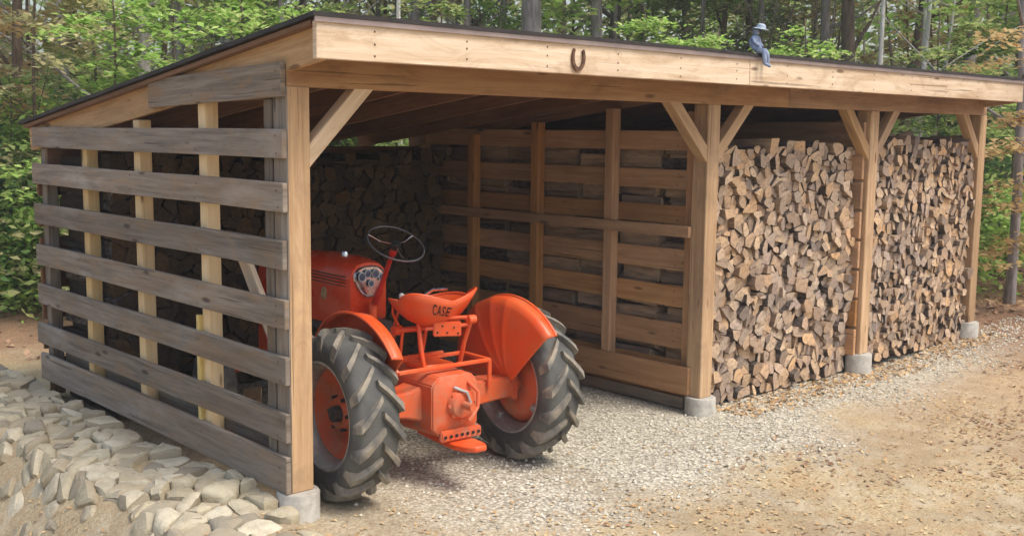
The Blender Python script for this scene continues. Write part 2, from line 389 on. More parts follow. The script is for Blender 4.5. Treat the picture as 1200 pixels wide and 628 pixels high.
# ------------------------------------------------------------------ terrain
def terrain():
    bm = bmesh.new()
    def axis(a, b, fine0, fine1, f):
        v = [fine0+i*f for i in range(int((fine1-fine0)/f)+1)]; s = f; x = fine0
        while x > a: s *= 1.25; x -= s; v.insert(0, x)
        s = f; x = v[-1]
        while x < b: s *= 1.25; x += s; v.append(x)
        return v
    xs = axis(-60, 140, -3.2, 11, .14); ys = axis(-60, 140, -4, 7, .14)
    g = [[bm.verts.new((x, y, gz(x, y))) for x in xs] for y in ys]
    for j in range(len(ys)-1):
        for i in range(len(xs)-1): bm.faces.new((g[j][i], g[j][i+1], g[j+1][i+1], g[j+1][i]))
    return finish('ground', bm, M['ground'], None, 'all')
tag(terrain(), 'pale gravel and leaf strewn dirt yard running back to the woods', 'ground', kind='structure')

# ------------------------------------------------------------------ shed
SX = 8.04; D = 3.69
shed = empty('firewood_shed', (0, 0, -.29))
tag(shed, 'open timber pole shed with slatted grey side, low sloping roof and tractor bay', 'shed')
OFF = Vector((0, 0, .29))
class _S: pass
def sb(name, p0, p1, w_, t, mat, **k):
    p0 = Vector(p0)+OFF; p1 = Vector(p1)+OFF
    return board(name, p0, p1, w_, t, mat, shed, **k)
EX = (1, 0, 0); EY = (0, 1, 0); EZ = (0, 0, 1)
SL = 0.126; RB = lambda y: 2.325-SL*(y+.36)     # underside of roof sheet at depth y
# front posts on piers
posts = [(0, -.13), (3.528, -.155), (5.805, -.107), (7.90, -.045)]
pz = []
for i, (x, zb) in enumerate(posts):
    sb('post', (x+.07, .07, zb), (x+.07, .07, 2.05 if i else 2.052), .14, .14, M['pine'], up=EX, bev=.006,
       face2=((-1, 0, 0), M['grey']) if i == 0 else None)
    g = gz(x+.07, .07)
    bm = bmesh.new(); h = zb-g+.25
    lathe_bm(bm, [(-.25, .118), (h-.26, .118), (h-.25, .112)], 'Z', 32, (x+.07, .05, g+.29)); finish('concrete_pier', bm, M['concrete'], shed, True)
# beam and fascia
sb('beam', (.004, .055, 2.145), (4.55, .055, 2.145), .19, .10, M['beam'], up=EZ)
sb('beam', (4.556, .055, 2.145), (SX-.01, .055, 2.145), .19, .10, M['beam'], up=EZ)
sb('fascia_board', (-.045, -.345, 2.267), (3.50, -.345, 2.267), .185, .038, M['fascia'], up=EZ)
sb('fascia_board', (3.504, -.345, 2.267), (SX-.06, -.345, 2.267), .185, .038, M['fascia'], up=EZ)
sb('drip_edge', (-.06, -.372, 2.366), (SX-.05, -.372, 2.366), .03, .012, M['drip'], up=EZ, bev=0)
# roof sheet
def roof():
    bm = bmesh.new(); x0, x1, y0, y1 = -.075, SX-.03, -.385, D+.17
    z0, z1 = RB(y0)+.05, RB(y1)+.05
    n = 24
    top = []; bot = []
    for i in range(n+1):
        y = y0+(y1-y0)*i/n; z = z0+(z1-z0)*i/n
        row = []
        for k in range(41):
            x = x0+(x1-x0)*k/40; row.append((x, y, z+.004*noise.noise(Vector((x*1.3, y*2, 0)))))
        top.append([bm.verts.new(Vector(p)+OFF+Vector((0, 0, .022))) for p in row]); bot.append([bm.verts.new(Vector(p)+OFF) for p in row])
    for i in range(n):
        for k in range(40):
            bm.faces.new((top[i][k], top[i][k+1], top[i+1][k+1], top[i+1][k])); bm.faces.new((bot[i][k], bot[i+1][k], bot[i+1][k+1], bot[i][k+1]))
    for i in range(n):
        for k in (0, 40): bm.faces.new((top[i][k], top[i+1][k], bot[i+1][k], bot[i][k]))
    for k in range(40):
        for i in (0, n): bm.faces.new((top[i][k], top[i][k+1], bot[i][k+1], bot[i][k]))
    finish('roof_sheet', bm, M['roof'], shed)
roof()
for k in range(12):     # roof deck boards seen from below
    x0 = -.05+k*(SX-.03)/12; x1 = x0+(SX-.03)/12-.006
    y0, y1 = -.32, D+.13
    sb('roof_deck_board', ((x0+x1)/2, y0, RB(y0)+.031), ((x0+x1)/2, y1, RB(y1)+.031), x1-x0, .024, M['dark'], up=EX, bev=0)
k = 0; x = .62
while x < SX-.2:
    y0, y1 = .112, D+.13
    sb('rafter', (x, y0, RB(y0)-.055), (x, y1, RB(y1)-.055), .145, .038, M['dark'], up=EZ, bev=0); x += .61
# rake boards on both gable sides
for x in (.017, SX-.075):
    y0, y1 = -.322, D+.15
    sb('rake_board', (x, y0, RB(y0)-.056), (x, y1, RB(y1)-.056), .19, .030, M['pine'], up=EZ)
# knee braces
for a, b in (((.50, 2.06), (.12, 1.67)), ((3.15, 2.06), (3.545, 1.67)), ((4.04, 2.06), (3.65, 1.67)), ((5.46, 2.06), (5.82, 1.67)), ((6.27, 2.06), (5.93, 1.67)), ((7.59, 2.06), (7.915, 1.67))):
    d = (Vector((b[0], 0, b[1]))-Vector((a[0], 0, a[1]))).normalized()*.035
    sb('knee_brace', (a[0]-d.x, .052, a[1]-d.z), (b[0]+d.x, .052, b[1]+d.z), .088, .088, M['pine'] if a[0] > 1 else M['fascia'], up=EY)
# left side wall
for y in (.98, 1.90, 2.79, 3.60):
    sb('stud', (.056, y, -.14), (.056, y, RB(y)-.16), .09, .085, M['new'] if y < 3 else M['grey'], up=EY)
sb('corner_plate', (.02, .20, .0), (.02, .20, 1.99), .085, .036, M['grey'], up=EY)
SZ = [(2.085, .17), (1.755, .152), (1.475, .155), (1.168, .155), (.853, .158), (.545, .155), (.24, .158), (-.025, .205)]
b0 = sb('side_board', (-.018, .0, 2.085), (-.018, 1.60, 2.04), .175, .03, M['grey'], up=EZ)
for i, (z, h) in enumerate(SZ):
    if not i: continue
    ye = D+.02
    sb('side_board', (-.018, .002+R.uniform(-.012, .006), z), (-.018, ye+R.uniform(-.02, .03), z), h, .03, M['grey'], up=EZ, warp=.012)
sb('base_board', (.118, .16, .01), (.118, D-.15, .01), .24, .035, M['grey'], up=EZ)
sb('rail', (.045, 1.6, 2.03), (.045, .15, 2.03), .09, .04, M['dark'], up=EZ)
sb('knee_brace', (.20, .87, 1.10), (.20, .40, .50), .10, .035, M['fascia'], up=(0, .8, -.6))['label'] = 'greyish white diagonal brace inside the slatted side wall'
bb = sb('nailing_strip', (.0, 1.035, .02), (.0, 1.035, .72), .035, .03, M['yellow'], up=EY, bev=.002); bb['label'] = 'yellow painted strip'
# back wall
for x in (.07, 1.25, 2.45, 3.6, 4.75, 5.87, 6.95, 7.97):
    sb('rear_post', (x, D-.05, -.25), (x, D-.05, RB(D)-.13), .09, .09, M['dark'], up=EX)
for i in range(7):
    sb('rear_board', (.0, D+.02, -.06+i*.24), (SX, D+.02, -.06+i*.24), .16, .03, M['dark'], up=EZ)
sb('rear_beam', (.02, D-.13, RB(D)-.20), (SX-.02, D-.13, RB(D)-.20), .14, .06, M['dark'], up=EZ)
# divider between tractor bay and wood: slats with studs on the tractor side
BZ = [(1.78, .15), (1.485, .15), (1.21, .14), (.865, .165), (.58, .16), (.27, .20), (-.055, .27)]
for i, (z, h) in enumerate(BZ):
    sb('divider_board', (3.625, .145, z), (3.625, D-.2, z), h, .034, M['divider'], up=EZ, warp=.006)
for y in (.98, 1.85, 2.70, 3.45):
    sb('divider_stud', (3.563, y, -.02), (3.563, y, RB(y)-.13), .088, .085, M['divider'], up=EY)
sb('divider_rail', (3.50, .12, 1.10), (3.50, D-.3, 1.10), .085, .036, M['divider'], up=EZ)
sb('divider_rail', (3.52, .10, -.04), (3.52, 2.65, -.04), .21, .036, M['divider'], up=EZ)
sb('divider_post_plate', (3.602, .20, -.15), (3.602, .20, 2.0), .10, .012, M['divider'], up=EY)
sb('sill_board', (3.60, .2, -.235), (3.60, D-.2, -.235), .09, .05, M['grey'], up=EZ)
# divider between the two wood bays: board ends lap post
for i in range(8):
    z = -.0+i*.262
    sb('divider_board', (5.775, .035, z), (5.775, D-.2, z), .235, .034, M['divider'], up=EZ)
# right end wall
for i in range(7):
    z = .0+i*.27
    sb('side_board', (SX+.018, .15, z), (SX+.018, D, z), .15, .032, M['divider'], up=EZ)

# nail heads along the boards
bm = bmesh.new()
def nail(c, ax):
    n0 = len(bm.verts); _, u, v = frame(ax); c = Vector(c)+OFF; vs = [bm.verts.new(c+(u*math.cos(2*PI*k/6)+v*math.sin(2*PI*k/6))*.0065) for k in range(6)]; bm.faces.new(vs)
for i, (z, h) in enumerate(SZ):
    for y in (.06, .98, 1.90, 2.79, 3.6):
        if i == 0 and y > 1.5: continue
        for dz in (-.045, .045): nail((-.0365, y+R.uniform(-.02, .02), z+dz+R.uniform(-.01, .01)-(.03*y if i == 0 else 0)), (-1, 0, 0))
for z, h in BZ:
    for y in (.25, .9, 1.8, 2.65):
        for dz in (-.04, .04): nail((3.6055, y+.09+R.uniform(-.01, .01), z+dz), (-1, 0, 0))
x = .3
while x < SX-.2:
    for dz in (-.055, .0, .055): nail((x, -.3655, 2.267+dz+R.uniform(-.01, .01)), (0, -1, 0))
    x += .61
o = finish('nail_heads', bm, M['rust'], shed, recalc=False); o['kind'] = 'stuff'

# ------------------------------------------------------------------ firewood
def voronoi(x0, x1, z0, z1, dx, dz, rr, topj=.05, jit=.36):
    pts = []; nz_ = max(1, round((z1-z0)/dz)); nx = max(1, round((x1-x0)/dx))
    for j in range(nz_):
        for i in range(nx):
            ox = .25 if j % 2 else -.25
            pts.append((x0+(i+.5+ox*.9+rr.uniform(-jit, jit))*(x1-x0)/nx, z0+(j+.5+rr.uniform(-jit, jit))*(z1-z0)/nz_, j, i))
    cells = []; rad = 3.2*max(dx, dz)
    for p in pts:
        tp = z1+rr.uniform(-topj, topj) if p[2] >= nz_-2 else z1+topj
        poly = [(x0, z0), (x1, z0), (x1, tp), (x0, tp)]
        for q in pts:
            if q is p or abs(q[0]-p[0]) > rad or abs(q[1]-p[1]) > rad: continue
            mx, mz = (p[0]+q[0])/2, (p[1]+q[1])/2; nx_, nz2 = q[0]-p[0], q[1]-p[1]
            out = []
            for a, b in zip(poly, poly[1:]+poly[:1]):
                da = (a[0]-mx)*nx_+(a[1]-mz)*nz2; db = (b[0]-mx)*nx_+(b[1]-mz)*nz2
                if da <= 0: out.append(a)
                if (da < 0) != (db < 0) and abs(da-db) > 1e-12:
                    t = da/(da-db); out.append((a[0]+(b[0]-a[0])*t, a[1]+(b[1]-a[1])*t))
            poly = out
            if len(poly) < 3: break
        if len(poly) >= 3:
            ar = abs(sum(a[0]*b[1]-b[0]*a[1] for a, b in zip(poly, poly[1:]+poly[:1])))/2
            if ar > .0009: cells.append((poly, p[2]/nz_, ar))
    return cells
def split_cells(cells, rr, p=.5):
    out = []
    for poly, hf, ar in cells:
        if rr.random() > p or len(poly) < 4: out.append((poly, hf, ar)); continue
        cx = sum(a[0] for a in poly)/len(poly); cz = sum(a[1] for a in poly)/len(poly)
        a_ = rr.uniform(0, PI); nx_, nz2 = math.cos(a_), math.sin(a_)
        for sg in (1, -1):
            res = []
            for a, b in zip(poly, poly[1:]+poly[:1]):
                da = sg*((a[0]-cx)*nx_+(a[1]-cz)*nz2); db = sg*((b[0]-cx)*nx_+(b[1]-cz)*nz2)
                if da <= 0: res.append(a)
                if (da < 0) != (db < 0) and abs(da-db) > 1e-12:
                    t = da/(da-db); res.append((a[0]+(b[0]-a[0])*t, a[1]+(b[1]-a[1])*t))
            if len(res) >= 3:
                ar2 = abs(sum(a[0]*b[1]-b[0]*a[1] for a, b in zip(res, res[1:]+res[:1])))/2
                if ar2 > .0006: out.append((res, hf, ar2))
    return out
def log_shape(poly, rr):
    cx = sum(a[0] for a in poly)/len(poly); cz = sum(a[1] for a in poly)/len(poly)
    s = rr.uniform(.93, 1.0); k = rr.choice((.06, .10, .14, .26))
    P = [(cx+(a[0]-cx)*s, cz+(a[1]-cz)*s) for a in poly]
    # merge near-coincident corners
    Q = []
    for a in P:
        if not Q or math.hypot(a[0]-Q[-1][0], a[1]-Q[-1][1]) > .012: Q.append(a)
    if len(Q) > 3 and math.hypot(Q[0][0]-Q[-1][0], Q[0][1]-Q[-1][1]) < .012: Q.pop()
    if len(Q) < 3: Q = P
    out = []
    for a, b in zip(Q, Q[1:]+Q[:1]):
        for t in (k, 1-k):
            out.append((a[0]+(b[0]-a[0])*t+rr.uniform(-.003, .003), a[1]+(b[1]-a[1])*t+rr.uniform(-.003, .003)))
    return cx, cz, out
def add_log(bm, poly, y0, L, rr, centre=None, axis='Y', nobark=False):
    """a split log: outline in x/z, end face at y0, length L back"""
    cx, cz, pr = log_shape(poly, rr); n = len(pr)
    off = rr.uniform(-.035, .035) if rr.random() > .1 else rr.uniform(-.05, .06)
    tx, tz = rr.uniform(-.03, .03), rr.uniform(-.02, .01); rows = []
    tiltx, tiltz = rr.uniform(-.22, .22), rr.uniform(-.22, .22)
    for f in (0, .35, .7, 1):
        sc_ = 1-.06*f+rr.uniform(-.02, .02); y = y0+off+L*f; row = []
        for (x, z) in pr:
            dy = ((x-cx)*tiltx+(z-cz)*tiltz) if f == 0 else 0
            row.append(Vector((cx+(x-cx)*sc_+tx*f, y+dy, cz+(z-cz)*sc_+tz*f)))
        rows.append(row)
    cen = Vector((cx, y0+off, cz))
    def T(v):
        if centre is not None: v = v-centre
        return Vector((v.y, v.x, v.z)) if axis == 'X' else v
    rows = [[bm.verts.new(T(v)) for v in r] for r in rows]
    b0 = rr.randrange(n); bl = rr.choice((0, 0, n//3, n//2, n)) if not nobark else rr.choice((0, 0, 0, n//2)) 
    for a, b in zip(rows, rows[1:]):
        for k in range(n):
            f = bm.faces.new((a[k], a[(k+1) % n], b[(k+1) % n], b[k])); f.material_index = 2 if (k-b0) % n < bl else 1
    f = bm.faces.new(rows[0][::-1]); f.material_index = 0; f = bm.faces.new(rows[-1]); f.material_index = 0
    return cen
LM = [M['log_end'], M['log_split'], M['log_bark']]
rr = random.Random(5)
cells = split_cells(voronoi(3.70, 5.76, -.27, 1.76, .108, .080, rr, .05, .45), rr, .35)
cells.sort(key=lambda c: -c[2])
indiv = cells[:300]; extra = cells[300:]
log_no = 0
for poly, hfrac, ar in indiv:
    bm = bmesh.new(); cx = sum(a[0] for a in poly)/len(poly); cz = sum(a[1] for a in poly)/len(poly)
    c = Vector((cx, .10, cz)); add_log(bm, poly, .10, rr.uniform(.38, .46), rr, c)
    o = finish('firewood_log', bm, LM, None); o.location = c
    where = 'near the top of' if hfrac > .66 else ('half way up' if hfrac > .33 else 'low in')
    left = 'left half' if cx < 4.72 else 'right half'
    tag(o, f'split firewood log, end facing out, {where} the middle bay stack, {left}', 'firewood log', f'split logs {where} the {left} of the stack in the middle bay')
bm = bmesh.new()
for poly, _, _ in extra: add_log(bm, poly, .11, .42, rr)
# right bay
for poly, _, _ in split_cells(voronoi(5.96, 7.92, -.22, 1.80, .092, .075, rr, .06, .45), rr, .35): add_log(bm, poly, .05, .42, rr)
for poly, _, _ in voronoi(5.82, 5.95, -.22, 1.70, .12, .1, rr, .03): add_log(bm, poly, .22, .40, rr)
# loose top rows further back, both bays
for x0, x1, yy in ((3.72, 5.74, .62), (5.85, 7.9, .62), (3.72, 5.74, 1.1), (5.85, 7.9, 1.1), (3.72, 5.74, 1.6), (5.85, 7.9, 1.6)):
    for poly, _, _ in voronoi(x0, x1, 1.45, 1.70, .14, .11, rr, .05): add_log(bm, poly, yy, .42, rr)
# logs seen lengthwise through the divider
for q in range(7):
    for poly, _, _ in voronoi(3.665, 3.92, -.22, 1.70, .14, .11, rr, .04): add_log(bm, poly, .60+q*.44, .40, rr, nobark=True)
o = finish('firewood', bm, LM, None)
tag(o, 'more split logs filling the right bay and lining the slatted divider', 'firewood', kind='stuff')
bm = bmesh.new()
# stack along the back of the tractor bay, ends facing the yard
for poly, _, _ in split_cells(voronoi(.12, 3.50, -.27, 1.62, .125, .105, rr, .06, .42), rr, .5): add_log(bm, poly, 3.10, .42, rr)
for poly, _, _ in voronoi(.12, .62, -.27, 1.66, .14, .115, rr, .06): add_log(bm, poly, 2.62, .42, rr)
o = finish('firewood', bm, [M['shaded_end'], M['shaded_split'], M['log_bark']], None)
tag(o, 'split logs stacked along the back of the tractor bay, shade painted into their colour', 'firewood', kind='stuff')
# a few logs lying on top of the right stack and fallen bits
def loose_log(x, y, z, rz, L, r, label, tilt=0):
    bm = bmesh.new(); q = random.Random(int(x*100)); n = 9
    poly = [(r*math.cos(2*PI*k/n)*q.uniform(.8, 1.1), r*math.sin(2*PI*k/n)*q.uniform(.75, 1.05)) for k in range(n)]
    add_log(bm, poly, -L/2, L, q); o = finish('firewood_log', bm, LM, None); o.location = (x, y, z); o.rotation_euler = (tilt, 0, rz)
    tag(o, label, 'firewood log')
loose_log(6.42, .33, 1.84, 1.2, .42, .045, 'split log lying crosswise on top of the right bay stack near its left end', .1)
loose_log(7.1, .36, 1.84, 1.8, .38, .04, 'split log lying crosswise on top of the right bay stack near its middle', -.1)
# boards on the dirt inside the slatted wall
o = board('loose_board', (.35, 1.1, -.14), (1.15, 2.5, -.18), .14, .03, M['new'], None, up=(.8, -.5, .1)); tag(o, 'loose tan board lying on the floor inside the slatted side wall', 'board')
o = board('loose_board', (.3, 1.9, -.2), (.95, 2.9, -.1), .12, .03, M['grey'], None, up=(.8, -.5, .1)); tag(o, 'loose grey board leaning low by the log pile inside the slatted wall', 'board')

# ------------------------------------------------------------------ tractor (x right, y forward)
tr = empty('farm_tractor', (1.113, .157, -.285), 1.522-PI/2)
tag(tr, 'small vintage orange farm tractor parked nose first in the open bay', 'tractor')
WR, WT, WW = .495, 1.357, .27
def rear_wheel(side):
    cx = side*WT/2; c = Vector((cx, 0, WR))
    s = side
    bm = bmesh.new()   # dished disc
    pr = [(s*.0, .02), (s*.012, .06), (s*.02, .085), (s*-.01, .10), (s*-.035, .14), (s*-.04, .19), (s*-.01, .235), (s*.02, .262), (s*.012, .268), (s*-.03, .24), (s*-.06, .19), (s*-.055, .12), (s*-.03, .05), (s*-.03, .02)]
    lathe_bm(bm, pr, 'X', 48, (0, 0, 0)); wh = finish('rear_wheel', bm, M['orange_dull'], tr, True); wh.location = c
    bm = bmesh.new()
    hw = WW*.40
    pr = [(-hw, .312), (-hw-.012, .318), (-hw-.014, .306), (-hw, .292), (-hw+.04, .272), (0, .262), (hw-.04, .272), (hw, .292), (hw+.014, .306), (hw+.012, .318), (hw, .312), (hw-.045, .285), (0, .275), (-hw+.045, .285), (-hw, .312)]
    lathe_bm(bm, pr, 'X', 56, cap=False); finish('rim', bm, M['steel'], wh, True)
    bm = bmesh.new(); Rc = WR-.042; hh = WW/2
    pr = [(-hw, .305), (-hh*.98, .33), (-hh*1.04, .375), (-hh*1.0, .42), (-hh*.82, Rc-.005), (-hh*.4, Rc+.008), (0, Rc+.012), (hh*.4, Rc+.008), (hh*.82, Rc-.005), (hh*1.0, .42), (hh*1.04, .375), (hh*.98, .33), (hw, .305)]
    lathe_bm(bm, pr, 'X', 64, mi=1, cap=False)
    N = 17
    for k in range(N):
        for sg in (-1, 1):
            a0 = 2*PI*(k+(.5 if sg > 0 else 0))/N
            secs = []
            for t, lat, ang, ri, ro, wd in ((0, -.008, 0, Rc-.01, WR-.002, .020), (.35, .35, .11, Rc-.01, WR, .022), (.7, .75, .235, Rc-.02, WR-.006, .026), (1, 1.04, .32, .415, WR-.022, .030), (1.2, 1.075, .345, .385, .432, .024)):
                A = a0-ang; x = sg*lat*hh; rr_ = (ri, ro); da = wd/WR*1.0
                q = []
                for (r_, dd) in ((ri, -da*1.25), (ro, -da*.8), (ro, da*.8), (ri, da*1.25)):
                    q.append(Vector((x, -r_*math.cos(A+dd), r_*math.sin(A+dd))))
                secs.append(q)
            loft(bm, secs)
    finish('tyre', bm, [M['rubber'], M['rubber_dark']], wh, True)
    bm = bmesh.new()
    for k in range(6):
        t = 2*PI*k/6; lathe_bm(bm, [(s*-.03, .011), (s*.02, .011), (s*.022, .006)], 'X', 8, (0, .1*math.cos(t), .1*math.sin(t)))
    lathe_bm(bm, [(s*0, .05), (s*.05, .045), (s*.06, .02)], 'X', 20)
    finish('hub', bm, M['engine'], wh, True)
    bm = bmesh.new()   # wheel lug clamps on the inner side
    for k in range(4):
        t = 2*PI*k/4+.5; xf = Matrix.Rotation(t, 4, 'X') @ Matrix.Translation((0, .265, 0)); box_bm(bm, (-s*.07-.02, -.03, -.02), (-s*.07+.02, .012, .02), .004, 1, xf)
    finish('rim_clamp', bm, M['steel'], wh, True)
    # axle half
    bm = bmesh.new(); xi, xo = side*.16, side*(WT/2-.06)
    loft(bm, [[Vector((xi, -.10, WR-.115)), Vector((xi, .10, WR-.115)), Vector((xi, .10, WR+.10)), Vector((xi, -.10, WR+.10))],
              [Vector((xi+side*.12, -.085, WR-.08)), Vector((xi+side*.12, .085, WR-.08)), Vector((xi+side*.12, .085, WR+.075)), Vector((xi+side*.12, -.085, WR+.075))],
              [Vector((xo-side*.06, -.07, WR-.065)), Vector((xo-side*.06, .07, WR-.065)), Vector((xo-side*.06, .07, WR+.06)), Vector((xo-side*.06, -.07, WR+.06))],
              [Vector((xo-side*.06, -.09, WR-.09)), Vector((xo-side*.06, .09, WR-.09)), Vector((xo-side*.06, .09, WR+.085)), Vector((xo-side*.06, -.09, WR+.085))],
              [Vector((xo-side*.03, -.09, WR-.09)), Vector((xo-side*.03, .09, WR-.09)), Vector((xo-side*.03, .09, WR+.085)), Vector((xo-side*.03, -.09, WR+.085))]])
    bmesh.ops.bevel(bm, geom=[e for e in bm.edges if e.is_manifold], offset=.012, segments=2, affect='EDGES')
    lathe_bm(bm, [(side*.5, .05), (side*(WT/2), .045)], 'X', 20, (0, 0, WR))
    finish('axle_housing', bm, M['orange_dull'], tr, True)
    # fender: domed clam-shell on the inner side of the tyre with a crown lapping over it
    bm = bmesh.new(); NA, NR = 64, 12
    a0, a1 = math.radians(4), math.radians(139)
    grid = []
    for i in range(NA+1):
        u = i/NA; A = a0+(a1-a0)*u
        # outer radius of the shell
        ro = .515+.05*sstep(0, .5, u)
        row = []
        for j in range(NR+1):
            v = j/NR
            rin = .04; r_ = rin+(ro-rin)*min(1, v*1.22)
            # angle fan gathers towards the low point behind the axle
            y = r_*math.cos(A); z = r_*math.sin(A)
            y -= .05*(1-v)
            xin = .528-.06*math.sin(min(1, v*1.22)*PI*.85)*math.sin(PI*min(1, max(0, u*.9+.05)))
            over = max(0, v*1.22-1)/.22
            x = xin+over*.075 if v*1.22 > 1 else xin
            z2 = z
            if over: y *= 1+.02*over; z2 = z*(1+.02*over)
            rib = .008*sum(math.exp(-((u-uc)/.024)**2) for uc in (.42, .56, .68))*(1 if .15 < v < .86 else 0)
            row.append(bm.verts.new((side*(x-rib), y, WR+z2)))
        grid.append(row)
    for i in range(NA):
        for j in range(NR): bm.faces.new((grid[i][j], grid[i+1][j], grid[i+1][j+1], grid[i][j+1]))
    f = finish('fender', bm, M['orange'], tr, 'all'); md = f.modifiers.new('s', 'SOLIDIFY'); md.thickness = .006
    # rolled edge bead
    bm = bmesh.new(); tube_bm(bm, [Vector((side*.598, 1.02*(.515+.05*sstep(0, .5, i/40))*math.cos(a0+(a1-a0)*i/40), WR+1.02*(.515+.05*sstep(0, .5, i/40))*math.sin(a0+(a1-a0)*i/40))) for i in range(41)], .009, 8)
    finish('fender_bead', bm, M['orange'], tr, True)
rear_wheel(-1); rear_wheel(1)
# gearbox and rear casting
bm = bmesh.new()
def octa(y, hx, z0, z1, c=.05):
    return [Vector(p) for p in ((-hx+c, y, z0), (hx-c, y, z0), (hx, y, z0+c), (hx, y, z1-c), (hx-c, y, z1), (-hx+c, y, z1), (-hx, y, z1-c), (-hx, y, z0+c))]
loft(bm, [octa(-.22, .12, .36, .62), octa(-.20, .17, .30, .665), octa(.16, .18, .29, .67), octa(.24, .15, .33, .62), octa(.62, .13, .36, .62), octa(.66, .17, .33, .70), octa(.70, .17, .33, .70)])
bmesh.ops.bevel(bm, geom=list(bm.edges), offset=.008, segments=2, affect='EDGES')
finish('gearbox', bm, M['orange_dull'], tr, True)
bm = bmesh.new(); lathe_bm(bm, [(-.27, .045), (-.262, .075), (-.235, .095), (-.21, .10)], 'Y', 28, (.02, 0, .49))
for k in range(8):
    t = 2*PI*k/8; lathe_bm(bm, [(-.262, .012), (-.25, .014)], 'Y', 6, (.02+.088*math.cos(t), .015, .49+.088*math.sin(t)))
lathe_bm(bm, [(-.38, .022), (-.29, .024)], 'Y', 14, (0, 0, .50))
finish('rear_cover', bm, M['orange_dull'], tr, True)
# drawbar: curved plate with drilled flange
bm = bmesh.new()
secs = []
for y, hw_, zz in ((.10, .07, .275), (-.12, .085, .27), (-.30, .09, .265), (-.40, .075, .27), (-.46, .04, .275)):
    secs.append([Vector((-hw_, y, zz-.022)), Vector((hw_, y, zz-.022)), Vector((hw_, y, zz+.012)), Vector((-hw_, y, zz+.012))])
loft(bm, secs); bmesh.ops.bevel(bm, geom=list(bm.edges), offset=.005, segments=1, affect='EDGES')
finish('drawbar', bm, M['orange'], tr, True)
bm = bmesh.new(); box_bm(bm, (-.15, -.27, .285), (.15, -.235, .35), .008, 2)
finish('hitch_bracket', bm, M['orange_dull'], tr, True)
bm = bmesh.new()
for k in range(7): lathe_bm(bm, [(-.28, .011), (-.274, .009)], 'Y', 10, (-.125+k*.041, 0, .318))
finish('hitch_hole', bm, M['black'], tr)
# hydraulic lines / levers on the rear
tube('hydraulic_pipe', [(.08, -.22, .62), (.12, -.27, .56), (.11, -.28, .47), (.06, -.30, .43), (.03, -.30, .40)], .012, M['orange_dull'], tr, 8)
tube('hydraulic_pipe', [(-.03, -.23, .60), (.03, -.28, .57), (.05, -.29, .50)], .010, M['steel'], tr, 8)
# platform frame
bm = bmesh.new()
for a, b in (((-.34, -.10, .70), (.34, -.10, .70)), ((-.34, .18, .70), (.34, .18, .70)), ((-.34, -.10, .70), (-.34, .18, .70)), ((.34, -.10, .70), (.34, .18, .70)), ((-.18, .18, .72), (.18, .18, .72)), ((.34, -.10, .70), (.34, -.10, .53)), ((-.34, -.10, .70), (-.42, .1, .86))):
    tube_bm(bm, [a, b], .014, 6)
box_bm(bm, (-.12, -.02, .675), (.12, .16, .70), .004); finish('platform_frame', bm, M['orange'], tr, True)
# seat carrier: bent tubes and toolbox
bm = bmesh.new()
tube_bm(bm, [(-.10, -.02, .68), (-.11, .0, .80), (-.11, .02, .92), (-.09, .06, .985), (-.06, .13, 1.0), (-.06, .22, .96)], .016, 10)
tube_bm(bm, [(.16, -.03, .69), (.15, -.09, .84), (.14, -.17, .985)], .015, 10)
tube_bm(bm, [(-.10, -.02, .99), (.14, -.17, 1.0)], .012, 8)
tube_bm(bm, [(-.10, -.03, .93), (.14, -.17, .955)], .012, 8)
tube_bm(bm, [(-.16, .16, .90), (.10, .05, .92)], .018, 10)
tube_bm(bm, [(-.16, .16, .70), (-.15, .14, .90)], .010, 8)
tube_bm(bm, [(0, .16, .70), (.0, .10, .92)], .012, 8)
lathe_bm(bm, [(-.03, .03), (.03, .03)], 'X', 14, (-.17, .17, .90)); lathe_bm(bm, [(-.025, .028), (.025, .028)], 'X', 14, (.14, -.17, .985))
finish('seat_frame', bm, M['orange'], tr, True)
xf = Matrix.Translation((.02, -.085, .93)) @ Matrix.Rotation(-.5, 4, 'Z')
bm = bmesh.new(); box_bm(bm, (-.085, -.03, -.045), (.085, .03, .045), .006, 2, xf); tb = finish('toolbox', bm, M['orange'], tr, True)
bm = bmesh.new()
for px_, pz_ in ((-.06, -.02), (-.03, .02), (0, -.02), (.04, .01), (.065, -.025)): lathe_bm(bm, [(-.034, .006), (-.031, .006)], 'Y', 8, (px_, 0, pz_))
bm.transform(xf); finish('bolt_hole', bm, M['black'], tb)
# seat pan
bm = bmesh.new(); NU, NV = 48, 9; g = []
SC = Vector((0, .04, 1.0)); tilt = Matrix.Rotation(math.radians(6), 4, 'X')
def seat_pt(u, v):
    cs, sn = math.cos(u), math.sin(u)      # sn=-1 is the back
    back = max(0, -sn); side_ = abs(cs); fr = max(0, sn)
    rx = .255; ry = .20 if sn < 0 else .25
    ex = math.copysign(abs(cs)**.8, cs); ey = math.copysign(abs(sn)**.8, sn)
    h = (.125*back**.6+.105*side_*(1-fr*.35)+.02*fr)
    return SC+tilt @ Vector((rx*ex*(v**.85)*(1+.06*back), ry*ey*(v**.85), h*v**2.4-.06*(1-v**2)))
for i in range(NU):
    g.append([bm.verts.new(seat_pt(2*PI*i/NU, max(.02, j/NV))) for j in range(NV+1)])
for i in range(NU):
    a, b = g[i], g[(i+1) % NU]
    for j in range(NV): bm.faces.new((a[j], b[j], b[j+1], a[j+1]))
bm.faces.new([r_[0] for r_ in g][::-1])
seat = finish('seat', bm, M['orange'], tr, 'all'); md = seat.modifiers.new('s', 'SOLIDIFY'); md.thickness = .008
bm = bmesh.new(); tube_bm(bm, [seat_pt(2*PI*i/NU, 1.0) for i in range(NU)], .007, 8, closed=True); finish('seat_rim', bm, M['orange'], seat, True)
